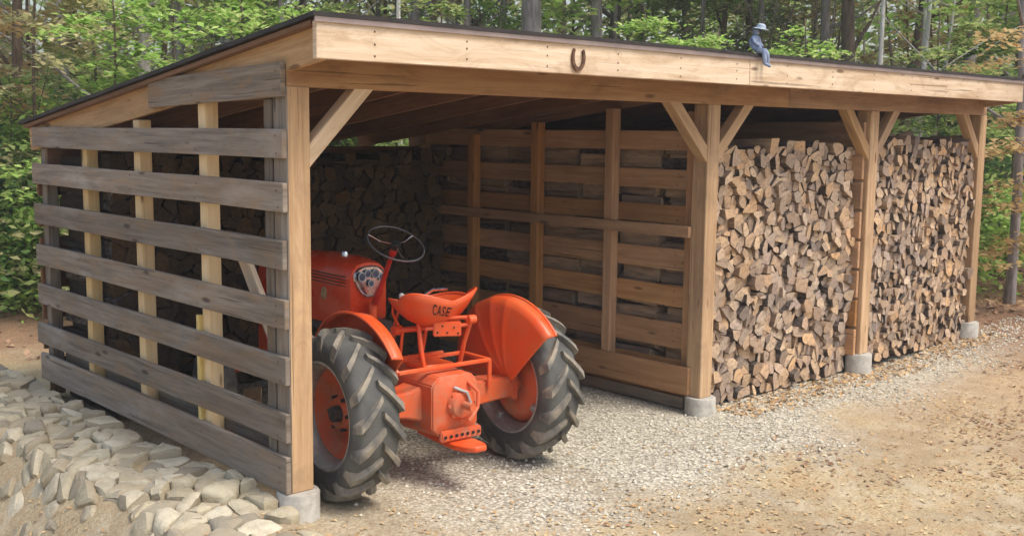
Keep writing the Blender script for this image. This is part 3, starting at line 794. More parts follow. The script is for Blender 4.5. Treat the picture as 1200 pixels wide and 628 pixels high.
# lettering on the back of the seat, curved around it
cu = bpy.data.curves.new('txt', 'FONT'); cu.body = 'CASE'; cu.size = 1; cu.align_x = 'CENTER'; cu.align_y = 'CENTER'; cu.extrude = 0; cu.offset = .012; cu.space_character = 1.2
to = bpy.data.objects.new('txt', cu); col.objects.link(to); bpy.context.view_layer.update()
me = bpy.data.meshes.new_from_object(to.evaluated_get(bpy.context.evaluated_depsgraph_get())); bpy.data.objects.remove(to)
bm = bmesh.new(); bm.from_mesh(me); bmesh.ops.triangulate(bm, faces=bm.faces); bmesh.ops.subdivide_edges(bm, edges=bm.edges, cuts=1)
for v in bm.verts:
    X, Y = v.co.x*.040, v.co.y*.044                # metres across and up
    u = -PI/2-.22+X/.235; vv = .82+Y/.17
    p = seat_pt(u, vv); e = .01; n_ = (seat_pt(u+e, vv)-p).cross(seat_pt(u, vv+e)-p).normalized()
    out = Vector((math.cos(u), math.sin(u), 0))
    if n_.dot(out) < 0: n_ = -n_
    v.co = p+n_*.011
finish('lettering', bm, M['shadowink'], seat, recalc=False)
# small bright latch on seat top
tube('seat_latch', [(-.02, .12, 1.10), (.0, .03, 1.155), (.05, -.05, 1.165)], .009, M['chrome'], tr, 8)
tube('gear_lever', [(-.04, .42, .70), (-.05, .38, .9), (-.03, .33, 1.06)], .009, M['orange'], tr, 8)
lathe = bmesh.new(); lathe_bm(lathe, [(-.02, .008), (-.01, .018), (.01, .018), (.02, .006)], 'Z', 12, (-.03, .33, 1.08)); finish('lever_knob', lathe, M['white'], tr, True)
tube('brake_lever', [(-.15, .16, .90), (-.17, .22, 1.0), (-.17, .21, 1.08)], .009, M['orange'], tr, 8)
tube('pedal_rod', [(.2, .3, .68), (.22, .42, .62), (.22, .5, .64)], .012, M['orange_dull'], tr, 8)
# steering column and wheel
c0 = Vector((0, .69, .99)); c1 = Vector((0, .45, 1.385)); dirn = (c1-c0).normalized()
bm = bmesh.new(); tube_bm(bm, [c0, c0+dirn*.12, c0+dirn*.13, c1-dirn*.07, c1-dirn*.06, c1], [.026, .024, .016, .016, .024, .022], 14); finish('steering_column', bm, M['red'], tr, True)
tube('column_stay', [(-.0, .66, .64), (-.01, .70, .82), (0, .72, 1.0)], [.032, .03, .028], M['orange'], tr, 12)
sw = empty('steering_wheel', c1+dirn*.02, 0, tr)
sw.rotation_mode = 'QUATERNION'; sw.rotation_quaternion = dirn.to_track_quat('Z', 'Y')
bm = bmesh.new(); tube_bm(bm, [(.188*math.cos(2*PI*k/48), .188*math.sin(2*PI*k/48), 0) for k in range(48)], .0065, 10, closed=True); finish('wheel_rim', bm, simple('worn_black_wheel_rim', (.10, .10, .11), .22, 0, .3, 10, coat=.6), sw, True)
bm = bmesh.new()
for k in range(3):
    t = 2*PI*k/3+.4; tube_bm(bm, [(.02*math.cos(t), .02*math.sin(t), -.01), (.1*math.cos(t), .1*math.sin(t), -.02), (.186*math.cos(t), .186*math.sin(t), 0)], .004, 6)
finish('wheel_spoke', bm, M['chrome'], sw, True)
bm = bmesh.new(); lathe_bm(bm, [(-.04, .025), (-.015, .032), (.005, .03), (.012, .012)], 'Z', 18); finish('wheel_hub', bm, M['black'], sw, True)
MX = Matrix.Translation((0, .205, 1.14)) @ Matrix.Diagonal((.70, 1, .78, 1)) @ Matrix.Translation((0, 0, -1.165))
# instrument panel: shield shaped, bright metal, with dials
def shield(s_, y):
    o_ = []
    for k in range(28):
        t = 2*PI*k/28; x = .17*math.copysign(abs(math.cos(t))**.75, math.cos(t)); z = .115*math.copysign(abs(math.sin(t))**.8, math.sin(t))
        if z < 0: x *= 1-.42*(-z/.115); z *= 1.35
        o_.append(Vector((x*s_, y, 1.165+z*s_)))
    return o_
bm = bmesh.new(); loft(bm, [shield(1, .60), shield(1.02, .55), shield(.97, .54), shield(.90, .548), shield(.3, .548)])
bm.transform(MX); finish('instrument_panel', bm, M['chrome'], tr, True)
bm = bmesh.new()
for x_, z_, r_ in ((-.10, 1.19, .035), (-.035, 1.215, .03), (.05, 1.21, .034), (.115, 1.18, .028), (0, 1.13, .026)):
    lathe_bm(bm, [(.540, r_), (.530, r_), (.528, r_*.7)], 'Y', 18, (x_, 0, z_))
bm.transform(MX); finish('gauge', bm, simple('blue_grey_dial', (.10, .13, .20), .15, 0, .4, 60), tr, True)
bm = bmesh.new()
for x_, z_, r_ in ((-.10, 1.19, .038), (-.035, 1.215, .033), (.05, 1.21, .037), (.115, 1.18, .031), (0, 1.13, .029)):
    tube_bm(bm, [(x_+r_*math.cos(2*PI*k/16), .53, z_+r_*math.sin(2*PI*k/16)) for k in range(16)], .004, 6, closed=True)
bm.transform(MX); finish('gauge_bezel', bm, M['white'], tr, True)
# hood
def hood_sec(y, hx, z0, z1):
    pts = []
    pts += [Vector((-hx, y, z0)), Vector((-hx*1.02, y, z0+(z1-z0)*.55)), Vector((-hx*1.0, y, z1-.10)), Vector((-hx*.90, y, z1-.045)), Vector((-hx*.66, y, z1-.012)), Vector((-hx*.3, y, z1)), Vector((0, y, z1+.004))]
    return pts+[Vector((-p.x, p.y, p.z)) for p in pts[-2::-1]]
bm = bmesh.new()
loft(bm, [hood_sec(.77, .135, .90, 1.245), hood_sec(.80, .148, .86, 1.252), hood_sec(.95, .165, .83, 1.27), hood_sec(1.3, .185, .83, 1.275), hood_sec(1.6, .185, .70, 1.255), hood_sec(1.98, .18, .66, 1.23), hood_sec(2.05, .16, .66, 1.18)])
finish('hood', bm, M['hood'], tr, True)
bm = bmesh.new()
for sg in (-1, 1):
    for k in range(4):
        zz = 1.175-.014*k*1.5; secs = []
        for y, hx in ((.81, .1505), (.95, .1685), (1.3, .1885), (1.62, .187)):
            q = zz+.02*(y-.81)-.02
            secs.append([Vector((sg*(hx-.004), y, q)), Vector((sg*(hx+.003), y, q)), Vector((sg*(hx+.003), y, q+.006)), Vector((sg*(hx-.004), y, q+.006))])
        loft(bm, secs)
finish('hood_louvre', bm, M['black'], tr)
bm = bmesh.new()
lathe_bm(bm, [(-.204, .001), (-.212, .022), (-.206, .032), (-.198, .033)], 'X', 20, (.026, 1.05, 1.02)); bm.transform(Matrix.Translation((0, 0, -.35)) @ Matrix.Scale(1.35, 4, (0, 0, 1)))
finish('hood_emblem', bm, M['straw'], tr, True)
bm = bmesh.new(); lathe_bm(bm, [(1.262, .024), (1.29, .024), (1.303, .018), (1.306, .006)], 'Z', 16, (-.03, 1.02, 0)); finish('fuel_cap', bm, M['chrome'], tr, True)
# grille, engine, front axle
bm = bmesh.new(); loft(bm, [octa(1.58, .17, .44, .68, .03), octa(2.05, .165, .44, .68, .03)]); finish('radiator_guard', bm, M['orange'], tr, True)
bm = bmesh.new()
for k in range(12): box_bm(bm, (-.15+k*.026, 2.053, .68), (-.142+k*.026, 2.065, 1.12), 0)
finish('grille_bars', bm, M['black'], tr)
bm = bmesh.new(); loft(bm, [octa(.69, .15, .34, .86, .03), octa(1.2, .14, .34, .86, .03), octa(1.72, .13, .40, .86, .03)])
for k in range(4): lathe_bm(bm, [(-.2, .035), (-.1, .045)], 'X', 14, (0, .85+k*.2, .76))
tube_bm(bm, [(-.18, .8, .78), (-.19, 1.1, .8), (-.18, 1.5, .76)], .03, 10)
finish('engine', bm, M['engine'], tr, True)
tube('steering_rod', [(-.2, .70, .62), (-.22, 1.2, .52), (-.30, 1.88, .42)], .012, M['orange_dull'], tr, 8)
bm = bmesh.new(); box_bm(bm, (-.50, 1.91, .36), (.50, 1.99, .43), .012, 2); box_bm(bm, (-.08, 1.6, .34), (.08, 2.03, .44), .012, 2)
for sg in (-1, 1): tube_bm(bm, [(sg*.48, 1.95, .46), (sg*.49, 1.95, .26)], .03, 12)
finish('front_axle', bm, M['orange'], tr, True)
for sg in (-1, 1):
    c = Vector((sg*.565, 1.95, .285)); bm = bmesh.new()
    lathe_bm(bm, [(sg*.02, .02), (sg*.03, .05), (sg*-.01, .07), (sg*-.02, .13), (sg*.045, .165), (sg*.05, .178), (-sg*.05, .178), (-sg*.045, .165), (-sg*.03, .13), (-sg*.03, .02)], 'X', 36)
    wh = finish('front_wheel', bm, M['orange_dull'], tr, True); wh.location = c
    bm = bmesh.new(); pr = [(-.05, .172), (-.065, .2), (-.068, .235), (-.05, .268), (-.035, .274), (-.028, .266), (-.012, .272), (.012, .272), (.028, .266), (.035, .274), (.05, .268), (.068, .235), (.065, .2), (.05, .172)]
    lathe_bm(bm, pr, 'X', 48, cap=False); finish('tyre', bm, M['rubber'], wh, True)

# ------------------------------------------------------------------ horseshoe and figurine
bm = bmesh.new(); secs = []
for k in range(25):
    t = math.radians(-220+260*k/24); rx, rz = .047, .07
    n_ = Vector((math.cos(t), 0, math.sin(t)*1.0)); c = Vector((rx*math.cos(t), 0, rz*math.sin(t)))
    wd = .012-.004*abs(k-12)/12
    secs.append([c-n_*wd+Vector((0, -.006, 0)), c+n_*wd+Vector((0, -.006, 0)), c+n_*wd+Vector((0, .006, 0)), c-n_*wd+Vector((0, .006, 0))])
loft(bm, secs); o = finish('horseshoe', bm, M['rust'], None); o.location = (1.77, -.374, 2.275); o.rotation_euler = (0, .04, 0)
tag(o, 'rusty iron horseshoe nailed open end up on the front fascia board', 'horseshoe')

def skin_figure(name, pts, edges, mat, parent=None, sub=2):
    me = bpy.data.meshes.new(name); me.from_pydata([p[:3] for p in pts], edges, []); me.materials.append(mat)
    o = link(name, me, parent); md = o.modifiers.new('skin', 'SKIN'); md.use_smooth_shade = True
    for i, p in enumerate(pts):
        r_ = p[3]; me.skin_vertices[0].data[i].radius = (r_, r_) if not isinstance(r_, tuple) else r_
    me.skin_vertices[0].data[0].use_root = True
    s = o.modifiers.new('sub', 'SUBSURF'); s.levels = sub; s.render_levels = sub
    return o
fig = empty('garden_figurine', (3.60, -.33, 2.392), .25)
tag(fig, 'blue grey figurine in a brimmed hat sitting on the roof edge with legs dangling', 'figurine')
k = .001
P = [(0, 0, 30*k, .042), (0, 6*k, 75*k, .046), (0, 4*k, 112*k, .040), (0, 0, 138*k, .020), (0, -6*k, 162*k, .030), (0, -8*k, 180*k, .024),
     (-42*k, 0, 122*k, .016), (-52*k, -12*k, 85*k, .013), (-30*k, -46*k, 58*k, .012), (42*k, 0, 122*k, .016), (54*k, -10*k, 86*k, .013), (36*k, -44*k, 56*k, .012),
     (-24*k, -34*k, 26*k, .024), (-24*k, -76*k, 24*k, .021), (-22*k, -84*k, -28*k, .017), (-22*k, -86*k, -68*k, .014), (-24*k, -112*k, -76*k, .011),
     (24*k, -34*k, 26*k, .024), (28*k, -76*k, 24*k, .021), (32*k, -84*k, -30*k, .017), (34*k, -86*k, -74*k, .014), (36*k, -112*k, -82*k, .011)]
Ed = [(0, 1), (1, 2), (2, 3), (3, 4), (4, 5), (2, 6), (6, 7), (7, 8), (2, 9), (9, 10), (10, 11), (0, 12), (12, 13), (13, 14), (14, 15), (15, 16), (0, 17), (17, 18), (18, 19), (19, 20), (20, 21)]
skin_figure('body', P, Ed, M['blue'], fig)
bm = bmesh.new(); lathe_bm(bm, [(.182, .012), (.180, .058), (.184, .060), (.190, .034), (.212, .030), (.220, .014), (.221, .002)], 'Z', 24, (0, -.006, 0)); bm.transform(Matrix.Rotation(.18, 4, 'X'))
finish('hat', bm, simple('pale_blue_glaze', (.46, .53, .62), .5, nscale=30, c2=(.28, .34, .44)), fig, True)
bm = bmesh.new()
for sg in (-1, 1):
    r_ = bmesh.ops.create_uvsphere(bm, u_segments=8, v_segments=6, radius=.006, matrix=Matrix.Translation((sg*.012, -.034, .170)))
bmesh.ops.create_uvsphere(bm, u_segments=8, v_segments=6, radius=.008, matrix=Matrix.Translation((0, -.037, .160)))
finish('face', bm, simple('dark_blue_glaze', (.07, .09, .16), .4), fig, True)

# ------------------------------------------------------------------ dry stone bank beside the slatted wall
def stones():
    bm = bmesh.new(); q = random.Random(3)
    def surf(s, t):
        # s along the shed, t from wall outwards
        if t < .62: x = -.05-t; z = -.165-.03*t+.02*noise.noise(Vector((s, t*3, 0)))
        else: a = t-.62; x = -.67-a*.55; z = -.185-a*.80
        z -= .10*sstep(.1, -.9, s)
        return Vector((x+.05*noise.noise(Vector((s*.8, 5, 0))), s, z))
    for poly, _, ar in split_cells(voronoi(-1.25, 6.3, 0, 1.30, .21, .14, q, .03, .47), q, .3):
        if q.random() < .03: continue
        cx, cz, pr = log_shape(poly, q); base = surf(cx, cz)
        e = .02; tu = (surf(cx+e, cz)-surf(cx-e, cz)).normalized(); tv = (surf(cx, cz+e)-surf(cx, cz-e)).normalized(); nn = tv.cross(tu).normalized()
        if nn.z < 0: nn = -nn
        h = q.uniform(-.03, .028); tl1, tl2 = q.uniform(-.17, .17), q.uniform(-.2, .12)
        def P3(x, z, up): 
            return surf(x, z)+nn*(up+(x-cx)*tl1+(z-cz)*tl2)
        n = len(pr); rows = []
        for sc_, up in ((.97, -.10), (1.0, -.02), (.98, h*.6), (.90, h+.006), (.70, h+.013)):
            rows.append([bm.verts.new(P3(cx+(a[0]-cx)*sc_+q.uniform(-.006, .006), cz+(a[1]-cz)*sc_+q.uniform(-.006, .006), up+q.uniform(-.006, .006))) for a in pr])
        cap = bm.verts.new(P3(cx, cz, h+.014))
        for a, b in zip(rows, rows[1:]):
            for k in range(n): bm.faces.new((a[k], a[(k+1) % n], b[(k+1) % n], b[k]))
        for k in range(n): bm.faces.new((rows[-1][k], rows[-1][(k+1) % n], cap))
    o = finish('dry_stone_wall', bm, M['stone'], None, True)
    tag(o, 'low dry laid edging wall of pale fieldstones along the slatted side of the shed', 'stone wall')
stones()

# ------------------------------------------------------------------ gravel and fallen leaves
def scatter_gravel():
    bm = bmesh.new(); q = random.Random(8)
    for _ in range(9000):
        x = q.uniform(.3, 9.6); y = q.uniform(-1.5, 1.3) if x < 3.4 else q.uniform(-1.35, .1)
        if x > 3.4 and y > .12: continue
        pr = sstep(-1.5 if x < 3.8 else -1.0, -.7 if x < 3.8 else -.2, y+.5*noise.noise(Vector((x, y, 0))))*sstep(.2, 1.6, x)*(1-sstep(8.6, 9.8, x))
        if q.random() > pr: continue
        s = q.uniform(.008, .019); z = gz(x, y)+s*.3
        vs = [bm.verts.new((x+s*q.uniform(.6, 1)*a, y+s*q.uniform(.6, 1)*b, z+s*.7*c)) for a, b, c in ((1, 0, 0), (-1, 0, 0), (0, 1, 0), (0, -1, 0), (0, 0, 1), (0, 0, -1))]
        for a, b, c in ((0, 2, 4), (2, 1, 4), (1, 3, 4), (3, 0, 4), (2, 0, 5), (1, 2, 5), (3, 1, 5), (0, 3, 5)): bm.faces.new((vs[a], vs[b], vs[c]))
    tag(finish('gravel', bm, M['gravel'], None, recalc=False), 'pale crushed gravel spread under and before the shed posts', 'gravel', kind='stuff')
scatter_gravel()
def leaf_quad(bm, c, s, nrm, q, asp=.55):
    x, y, z = frame(nrm); a = q.uniform(0, 2*PI); u = (y*math.cos(a)+z*math.sin(a)); v = x.cross(u)
    b = x*s*q.uniform(-.12, .25)
    f = bm.faces.new((bm.verts.new(c-u*s), bm.verts.new(c+v*s*asp+b), bm.verts.new(c+u*s), bm.verts.new(c-v*s*asp+b)))
def scatter_litter(name, n, region, mat, s0, s1, label, dens):
    bm = bmesh.new(); q = random.Random(len(name))
    for _ in range(n):
        x = q.uniform(region[0], region[1]); y = q.uniform(region[2], region[3])
        if q.random() > dens(x, y): continue
        s = q.uniform(s0, s1); leaf_quad(bm, Vector((x, y, gz(x, y)+.006+s*.18)), s, (q.uniform(-.5, .5), q.uniform(-.5, .5), 1), q)
    tag(finish(name, bm, mat, None, recalc=False), label, 'leaves', kind='stuff')
def d1(x, y):
    if -.75 < x < SX and y > .0: return 0
    if -1.3 < x < .0 and y > -1: return .5
    g = sstep(-1.4, -.6, y)*sstep(.3, 1.5, x)*(1-sstep(9, 10.5, x))
    return (1-.85*g)*(.35+.65*sstep(-.2, .3, noise.noise(Vector((x*.9, y*.9, 7)))))
scatter_litter('fallen_leaves', 46000, (-3, 11, -4.2, 1.6), M['litter'], .007, .02, 'straw and tan fallen leaves and chips over the yard', d1)
scatter_litter('bark_chips', 2600, (3.75, 8.2, -.42, .10), M['litter_orange'], .008, .03, 'orange brown bark chips and splinters along the foot of the log stacks', lambda x, y: sstep(-.42, -.1, y+.15*noise.noise(Vector((x*2, y, 1)))))
scatter_litter('brown_fallen_leaves', 15000, (-1.5, 11.5, -4.2, -.2), M['litter_red'], .012, .032, 'brown fallen leaves lying in loose drifts across the yard', lambda x, y: sstep(.02, .35, noise.noise(Vector((x*.8, y*.8, 11)))+.35*noise.noise(Vector((x*3, y*3, 4))))*sstep(-.4, -1.0, y)*(.35+.65*sstep(3, 8, x)))
def d2(x, y):
    if x < 8.2 and y < 5.2: return 0
    return .8*sstep(-.35, .25, noise.noise(Vector((x*.5, y*.5, 2))))
scatter_litter('forest_floor_leaves', 26000, (-1, 24, -3, 16), M['litter_red'], .03, .065, 'red brown fallen leaves on the woodland floor beyond the shed', d2)

# ------------------------------------------------------------------ trees
def trunk_mesh(name, r, h, bark, q, lean=0., limbs=5, bend=.25):
    bm = bmesh.new(); n = 14; pts = []; rad = []
    ph = q.uniform(0, 6)
    for i in range(n+1):
        t = i/n; pts.append(Vector((lean*h*t+bend*math.sin(t*3+ph)*t, bend*.6*math.sin(t*4+ph*2)*t, h*t-.35)))
        rad.append(r*(1-.72*t)*(1+.45*math.exp(-t*22)))
    tube_bm(bm, pts, rad, 12)
    ends = []
    for _ in range(limbs):
        t = q.uniform(.25, .92); i = int(t*n); p = pts[i]; a = q.uniform(0, 2*PI); L = q.uniform(.8, 2.2)*(1.1-t*.5)*h/8
        d = Vector((math.cos(a), math.sin(a), q.uniform(.25, .9)))
        e1 = p+d*L*.5+Vector((0, 0, .05)); e2 = p+d*L+Vector((0, 0, .2*L))
        tube_bm(bm, [p, e1, e2], [rad[i]*.45, rad[i]*.28, rad[i]*.08], 6); ends += [e1, e2]
    me = bpy.data.meshes.new(name); bmesh.ops.recalc_face_normals(bm, faces=bm.faces); bm.to_mesh(me); bm.free(); me.materials.append(M[bark])
    me.polygons.foreach_set('use_smooth', [True]*len(me.polygons)); return me, ends
def mesh_of(bm, name, mat):
    me = bpy.data.meshes.new(name); bm.to_mesh(me); bm.free(); me.materials.append(mat); return me
def high_crown(name, mat, q, z0, z1, rad, n, s=.13):
    """tall woodland tree: clumps of leaves on the upper limbs plus a few low sprays"""
    bm = bmesh.new(); clumps = []
    for _ in range(34):
        z = q.uniform(z0, z1); t = (z-z0)/(z1-z0); rr_ = rad*(.45+.9*math.sin(PI*min(1, t*.9+.1)))*q.random()**.5
        a = q.uniform(0, 2*PI); clumps.append((Vector((rr_*math.cos(a), rr_*math.sin(a), z)), q.uniform(.45, 1.0)))
    for _ in range(n):
        c, cr = q.choice(clumps); d = Vector((q.gauss(0, .5), q.gauss(0, .5), q.gauss(0, .26)))*cr
        leaf_quad(bm, c+d, q.uniform(.6, 1.2)*s, (q.uniform(-.8, .8), q.uniform(-.8, .8), 1), q)
    return mesh_of(bm, name, mat)
def spray_crown(name, mat, q, h, rad, n, s=.065, z0=.4):
    """understorey tree: flat tiers of leaves along outstretched twigs"""
    bm = bmesh.new(); tiers = []
    for _ in range(30):
        z = z0+(h-z0)*q.random(); a = q.uniform(0, 2*PI); L = rad*(.4+.6*q.random())*(1.1-.5*(z/h))
        tiers.append((z, a, L))
    for _ in range(n):
        z, a, L = q.choice(tiers); t = q.random()**.6; wv = q.gauss(0, .22)*L*(.3+t)
        p = Vector((math.cos(a)*L*t-math.sin(a)*wv, math.sin(a)*L*t+math.cos(a)*wv, z+.18*L*t-.25*L*t*t+q.gauss(0, .05)))
        leaf_quad(bm, p, q.uniform(.6, 1.25)*s, (q.uniform(-.55, .55), q.uniform(-.55, .55), 1), q, .6)
    return mesh_of(bm, name, mat)
def bush_crown(name, mat, q, h, rad, n, s=.05):
    bm = bmesh.new(); cl = [(Vector((q.gauss(0, .45)*rad, q.gauss(0, .45)*rad, q.uniform(.1, 1)*h)), q.uniform(.2, .42)) for _ in range(26)]
    for _ in range(n):
        c, cr = q.choice(cl); d = Vector((q.gauss(0, .5), q.gauss(0, .5), q.gauss(0, .4)))*cr*rad*1.4
        p = c+d
        if p.z < .02: p.z = abs(p.z)+.02
        leaf_quad(bm, p, q.uniform(.6, 1.2)*s, (q.uniform(-1, 1), q.uniform(-1, 1), .9), q, .55)
    return mesh_of(bm, name, mat)
q = random.Random(21)
TR = {}
for nm, r_, bk, ln in (('thick', .20, 'bark_grey', .01), ('mid', .13, 'bark_grey', .02), ('brown', .15, 'bark_brown', -.02), ('pale', .065, 'bark_pale', -.05), ('slim', .06, 'bark_brown', .03), ('slimgrey', .07, 'bark_grey', -.01)):
    TR[nm] = [trunk_mesh('trunk', r_, 13 if r_ > .1 else 9, bk, q, ln*(1 if k else -1), 9 if r_ > .1 else 12)[0] for k in range(2)]
HC = {nm: [high_crown('crown', M[mt], q, 5.4, 12.5, 2.4, 2400) for _ in range(2)] for nm, mt in (('bright', 'leaf_bright'), ('mid', 'leaf_mid'), ('olive', 'leaf_olive'))}
SC_ = {nm: [spray_crown('crown', M[mt], q, 4.6, 1.9, 2600) for _ in range(2)] for nm, mt in (('bright', 'leaf_bright'), ('mid', 'leaf_mid'), ('olive', 'leaf_olive'), ('orange', 'leaf_orange'), ('dark', 'leaf_dark'))}
BC = {nm: [bush_crown('foliage', M[mt], q, 1.3, .8, 2200) for _ in range(2)] for nm, mt in (('bright', 'leaf_bright'), ('mid', 'leaf_mid'), ('dark', 'leaf_dark'), ('olive', 'leaf_olive'), ('orange', 'leaf_orange'))}
SAP = [trunk_mesh('trunk', .035, 5.0, 'bark_brown', q, .01, 14, .2)[0] for _ in range(2)]
def tree(px, dist, tk, crown, label, s=1.0, group=None, rz=None, lean=0):
    x, y = bearing(px, dist); t = empty('tree', (x, y, gz(x, y)), q.uniform(0, 6.28) if rz is None else rz)
    t.scale = (s, s, s*q.uniform(.92, 1.1)); t.rotation_euler[1] = lean
    link('trunk', q.choice(TR[tk] if tk in TR else SAP), t)
    if crown: link('crown', q.choice(crown), t)
    tag(t, label, 'tree', group); return t
def sapling(px, dist, kind, label, s=1., group=None):
    x, y = bearing(px, dist); t = empty('sapling', (x, y, gz(x, y)), q.uniform(0, 6.28)); t.scale = (s, s, s*q.uniform(.9, 1.1))
    link('trunk', q.choice(SAP), t); link('crown', q.choice(SC_[kind]), t); tag(t, label, 'sapling', group); return t
def bush(px, dist, kind, label, s=1., group=None):
    x, y = bearing(px, dist); t = link('shrub', q.choice(BC[kind])); t.location = (x, y, gz(x, y)-.03); t.scale = (s, s, s); t.rotation_euler = (0, 0, q.uniform(0, 6.28))
    tag(t, label, 'shrub', group); return t
named = [
 (618, 17.5, 'thick', 'mid', 'thick grey tree trunk rising behind the roof between apex and horseshoe', 1.0),
 (702, 18.5, 'thick', 'bright', 'grey tree trunk rising right above the horseshoe', .72),
 (174, 14.5, 'mid', 'bright', 'grey forked tree trunk rising behind the left roof slope', .8),
 (990, 19, 'brown', 'mid', 'dark brown tree trunk rising behind the roof right of the figurine', .95),
 (1006, 15, 'pale', None, 'thin pale leaning trunk just right of the dark brown trunk', .75),
 (1036, 19.5, 'brown', 'olive', 'dark leaning trunk between the two pale thin trunks', .85),
 (1047, 15.5, 'pale', None, 'pale thin trunk right against the dark leaning trunk', .8),
 (1073, 16, 'pale', None, 'pale slender trunk above the right part of the fascia board', .7),
 (1083, 16.6, 'pale', 'bright', 'pale slender trunk, right one of the close pair above the fascia', .65),
 (1196, 17, 'thick', 'olive', 'dark grey trunk at the right edge of the picture beyond the eave', .7),
 (955, 20, 'mid', 'mid', 'grey trunk standing a little right of the figurine', .8),
 (885, 21, 'slimgrey', 'bright', 'slim grey trunk standing right behind the figurine', 1.1),
 (862, 22, 'brown', 'olive', 'brown trunk standing just left of the figurine', .55),
 (830, 22, 'brown', 'mid', 'brown trunk second to the left of the figurine', .6),
 (786, 24, 'slim', 'mid', 'slim brown trunk half way between horseshoe and figurine', 1.1),
 (542, 19, 'slimgrey', 'bright', 'slim grey trunk left of the thick grey trunk behind the roof', 1.),
 (586, 21, 'slimgrey', 'olive', 'slim grey trunk immediately left of the thick grey trunk', 1.),
 (502, 20, 'slim', 'mid', 'slim brown trunk above the left part of the fascia board', 1.),
 (440, 22, 'mid', 'olive', 'grey trunk right of the roof apex corner', .6),
 (336, 18, 'slimgrey', 'bright', 'slim grey trunk just left of the roof apex corner', 1.),
 (272, 21, 'mid', 'bright', 'grey trunk half way up the left roof slope', .6),
 (20, 14, 'brown', 'olive', 'dark trunk at the left edge of the picture above the shrubs', .6),
 (84, 20, 'slimgrey', 'olive', 'faint grey trunk above the low end of the left roof slope', 1.2),
 (35, 15.5, 'slim', None, 'thin dark bare trunk beside the low back corner of the shed', .7),
 (1165, 22, 'mid', 'mid', 'grey trunk seen just past the right end of the roof', .7),
 (1184, 13.5, 'slimgrey', 'orange2', 'slim grey trunk right of the last post of the shed', .9),
]
for px, di, tk, cr, lb, s in named:
    tree(px, di, tk, HC.get(cr) if cr else None, lb, s, lean=(-.16 if 'leaning' in lb else 0), rz=(q.uniform(-.5, .5)-YAW*0+PI if 'leaning' in lb else None))
for i in range(84):
    px = -160+1520*(i+q.random())/84; di = q.uniform(20, 40)
    tree(px, di, q.choice(['mid', 'brown', 'pale', 'slimgrey', 'slim', 'pale', 'slimgrey', 'pale']), HC[q.choice(['bright', 'mid', 'mid', 'olive'])] if i % 4 == 0 else None, 'forest tree deep in the woods behind the shed, its slim trunk mostly screened by leaves', q.uniform(.8, 1.15), 'trees deep in the woods')
saps = [
 (130, 11.8, 'bright', 'bright green sapling with leaf sprays behind the low left roof', .8), (215, 12.5, 'bright', 'bright green sapling behind the middle of the left roof slope', .85),
 (300, 14, 'bright', 'bright green sapling behind the upper left roof slope', .85), (60, 13, 'olive', 'olive yellowing sapling above the back left corner of the shed', .95),
 (-10, 14, 'orange', 'tan leaved sapling at the left edge of the picture', 1.), (110, 16, 'mid', 'mid green sapling in shade behind the left roof slope', 1.), (8, 13, 'bright', 'light green sapling leaning out beside the back left corner', .62),
 (500, 14.5, 'mid', 'mid green sapling behind the left part of the fascia', .85), (560, 20, 'bright', 'bright green sapling left of the thick trunk', .9), (655, 21, 'mid', 'mid green sapling between the two thick grey trunks', .95),
 (755, 16.5, 'bright', 'bright green sapling between horseshoe and figurine', .85), (825, 16, 'bright', 'bright green sapling just left of the figurine', .8), (925, 14.5, 'bright', 'bright green sapling just right of the figurine', .82),
 (968, 23, 'orange', 'orange turning sapling behind the dark brown trunk', 1.1), (1100, 15, 'mid', 'dark green bushy sapling above the right part of the roof', .85), (1140, 17, 'dark', 'dark evergreen sapling near the right end of the roof', 1.05),
 (1180, 15.5, 'mid', 'mid green sapling right of the last shed post', .85), (1215, 12.5, 'orange', 'orange leaved sapling at the right edge of the picture', .75), (400, 20, 'olive', 'olive sapling right behind the roof apex corner', 1.1),
 (1060, 24, 'olive', 'olive sapling behind the pair of pale slender trunks', 1.2), (350, 16.5, 'mid', 'mid green sapling left of the roof apex corner', 1.)]
for px, di, kd, lb, s in saps: sapling(px, di, kd, lb, s)
for i in range(22):
    px = -160+1520*(i+q.random())/22
    sapling(px, q.uniform(21, 32), q.choice(['bright', 'mid', 'mid', 'olive', 'bright', 'dark', 'orange', 'olive']), 'young understorey tree further back in the woods behind the shed', q.uniform(1., 1.5), 'young trees further back in the woods')
bs = [(-15, 12.6, 'dark', 'dark green shrub at the left edge of the picture', 1.3), (18, 12.9, 'mid', 'mid green shrub by the back left corner of the shed', 1.35), (50, 12.3, 'bright', 'light green shrub pressed against the back left post', 1.), (5, 14, 'bright', 'tall light green shrub behind the shrubs at the left edge', 1.7),
      (40, 14.5, 'dark', 'tall dark shrub behind the back left corner of the shed', 1.8), (1172, 14.5, 'bright', 'light green shrub on the leafy floor right of the last post', 1.), (1205, 16, 'mid', 'mid green shrub at the right edge of the picture', 1.2), (1160, 17.5, 'dark', 'dark green shrub half hidden by the last post', 1.2), (1195, 20, 'bright', 'light green shrub behind the others at the right edge', 1.6)]
for px, di, kd, lb, s in bs: bush(px, di, kd, lb, s)
for i in range(44):
    px = -160+1520*(i+q.random())/44
    bush(px, q.uniform(20, 28), q.choice(['bright', 'mid', 'dark', 'olive', 'bright']), 'shrub further back in the woods behind the shed', q.uniform(1.3, 2.2), 'shrubs further back in the woods')
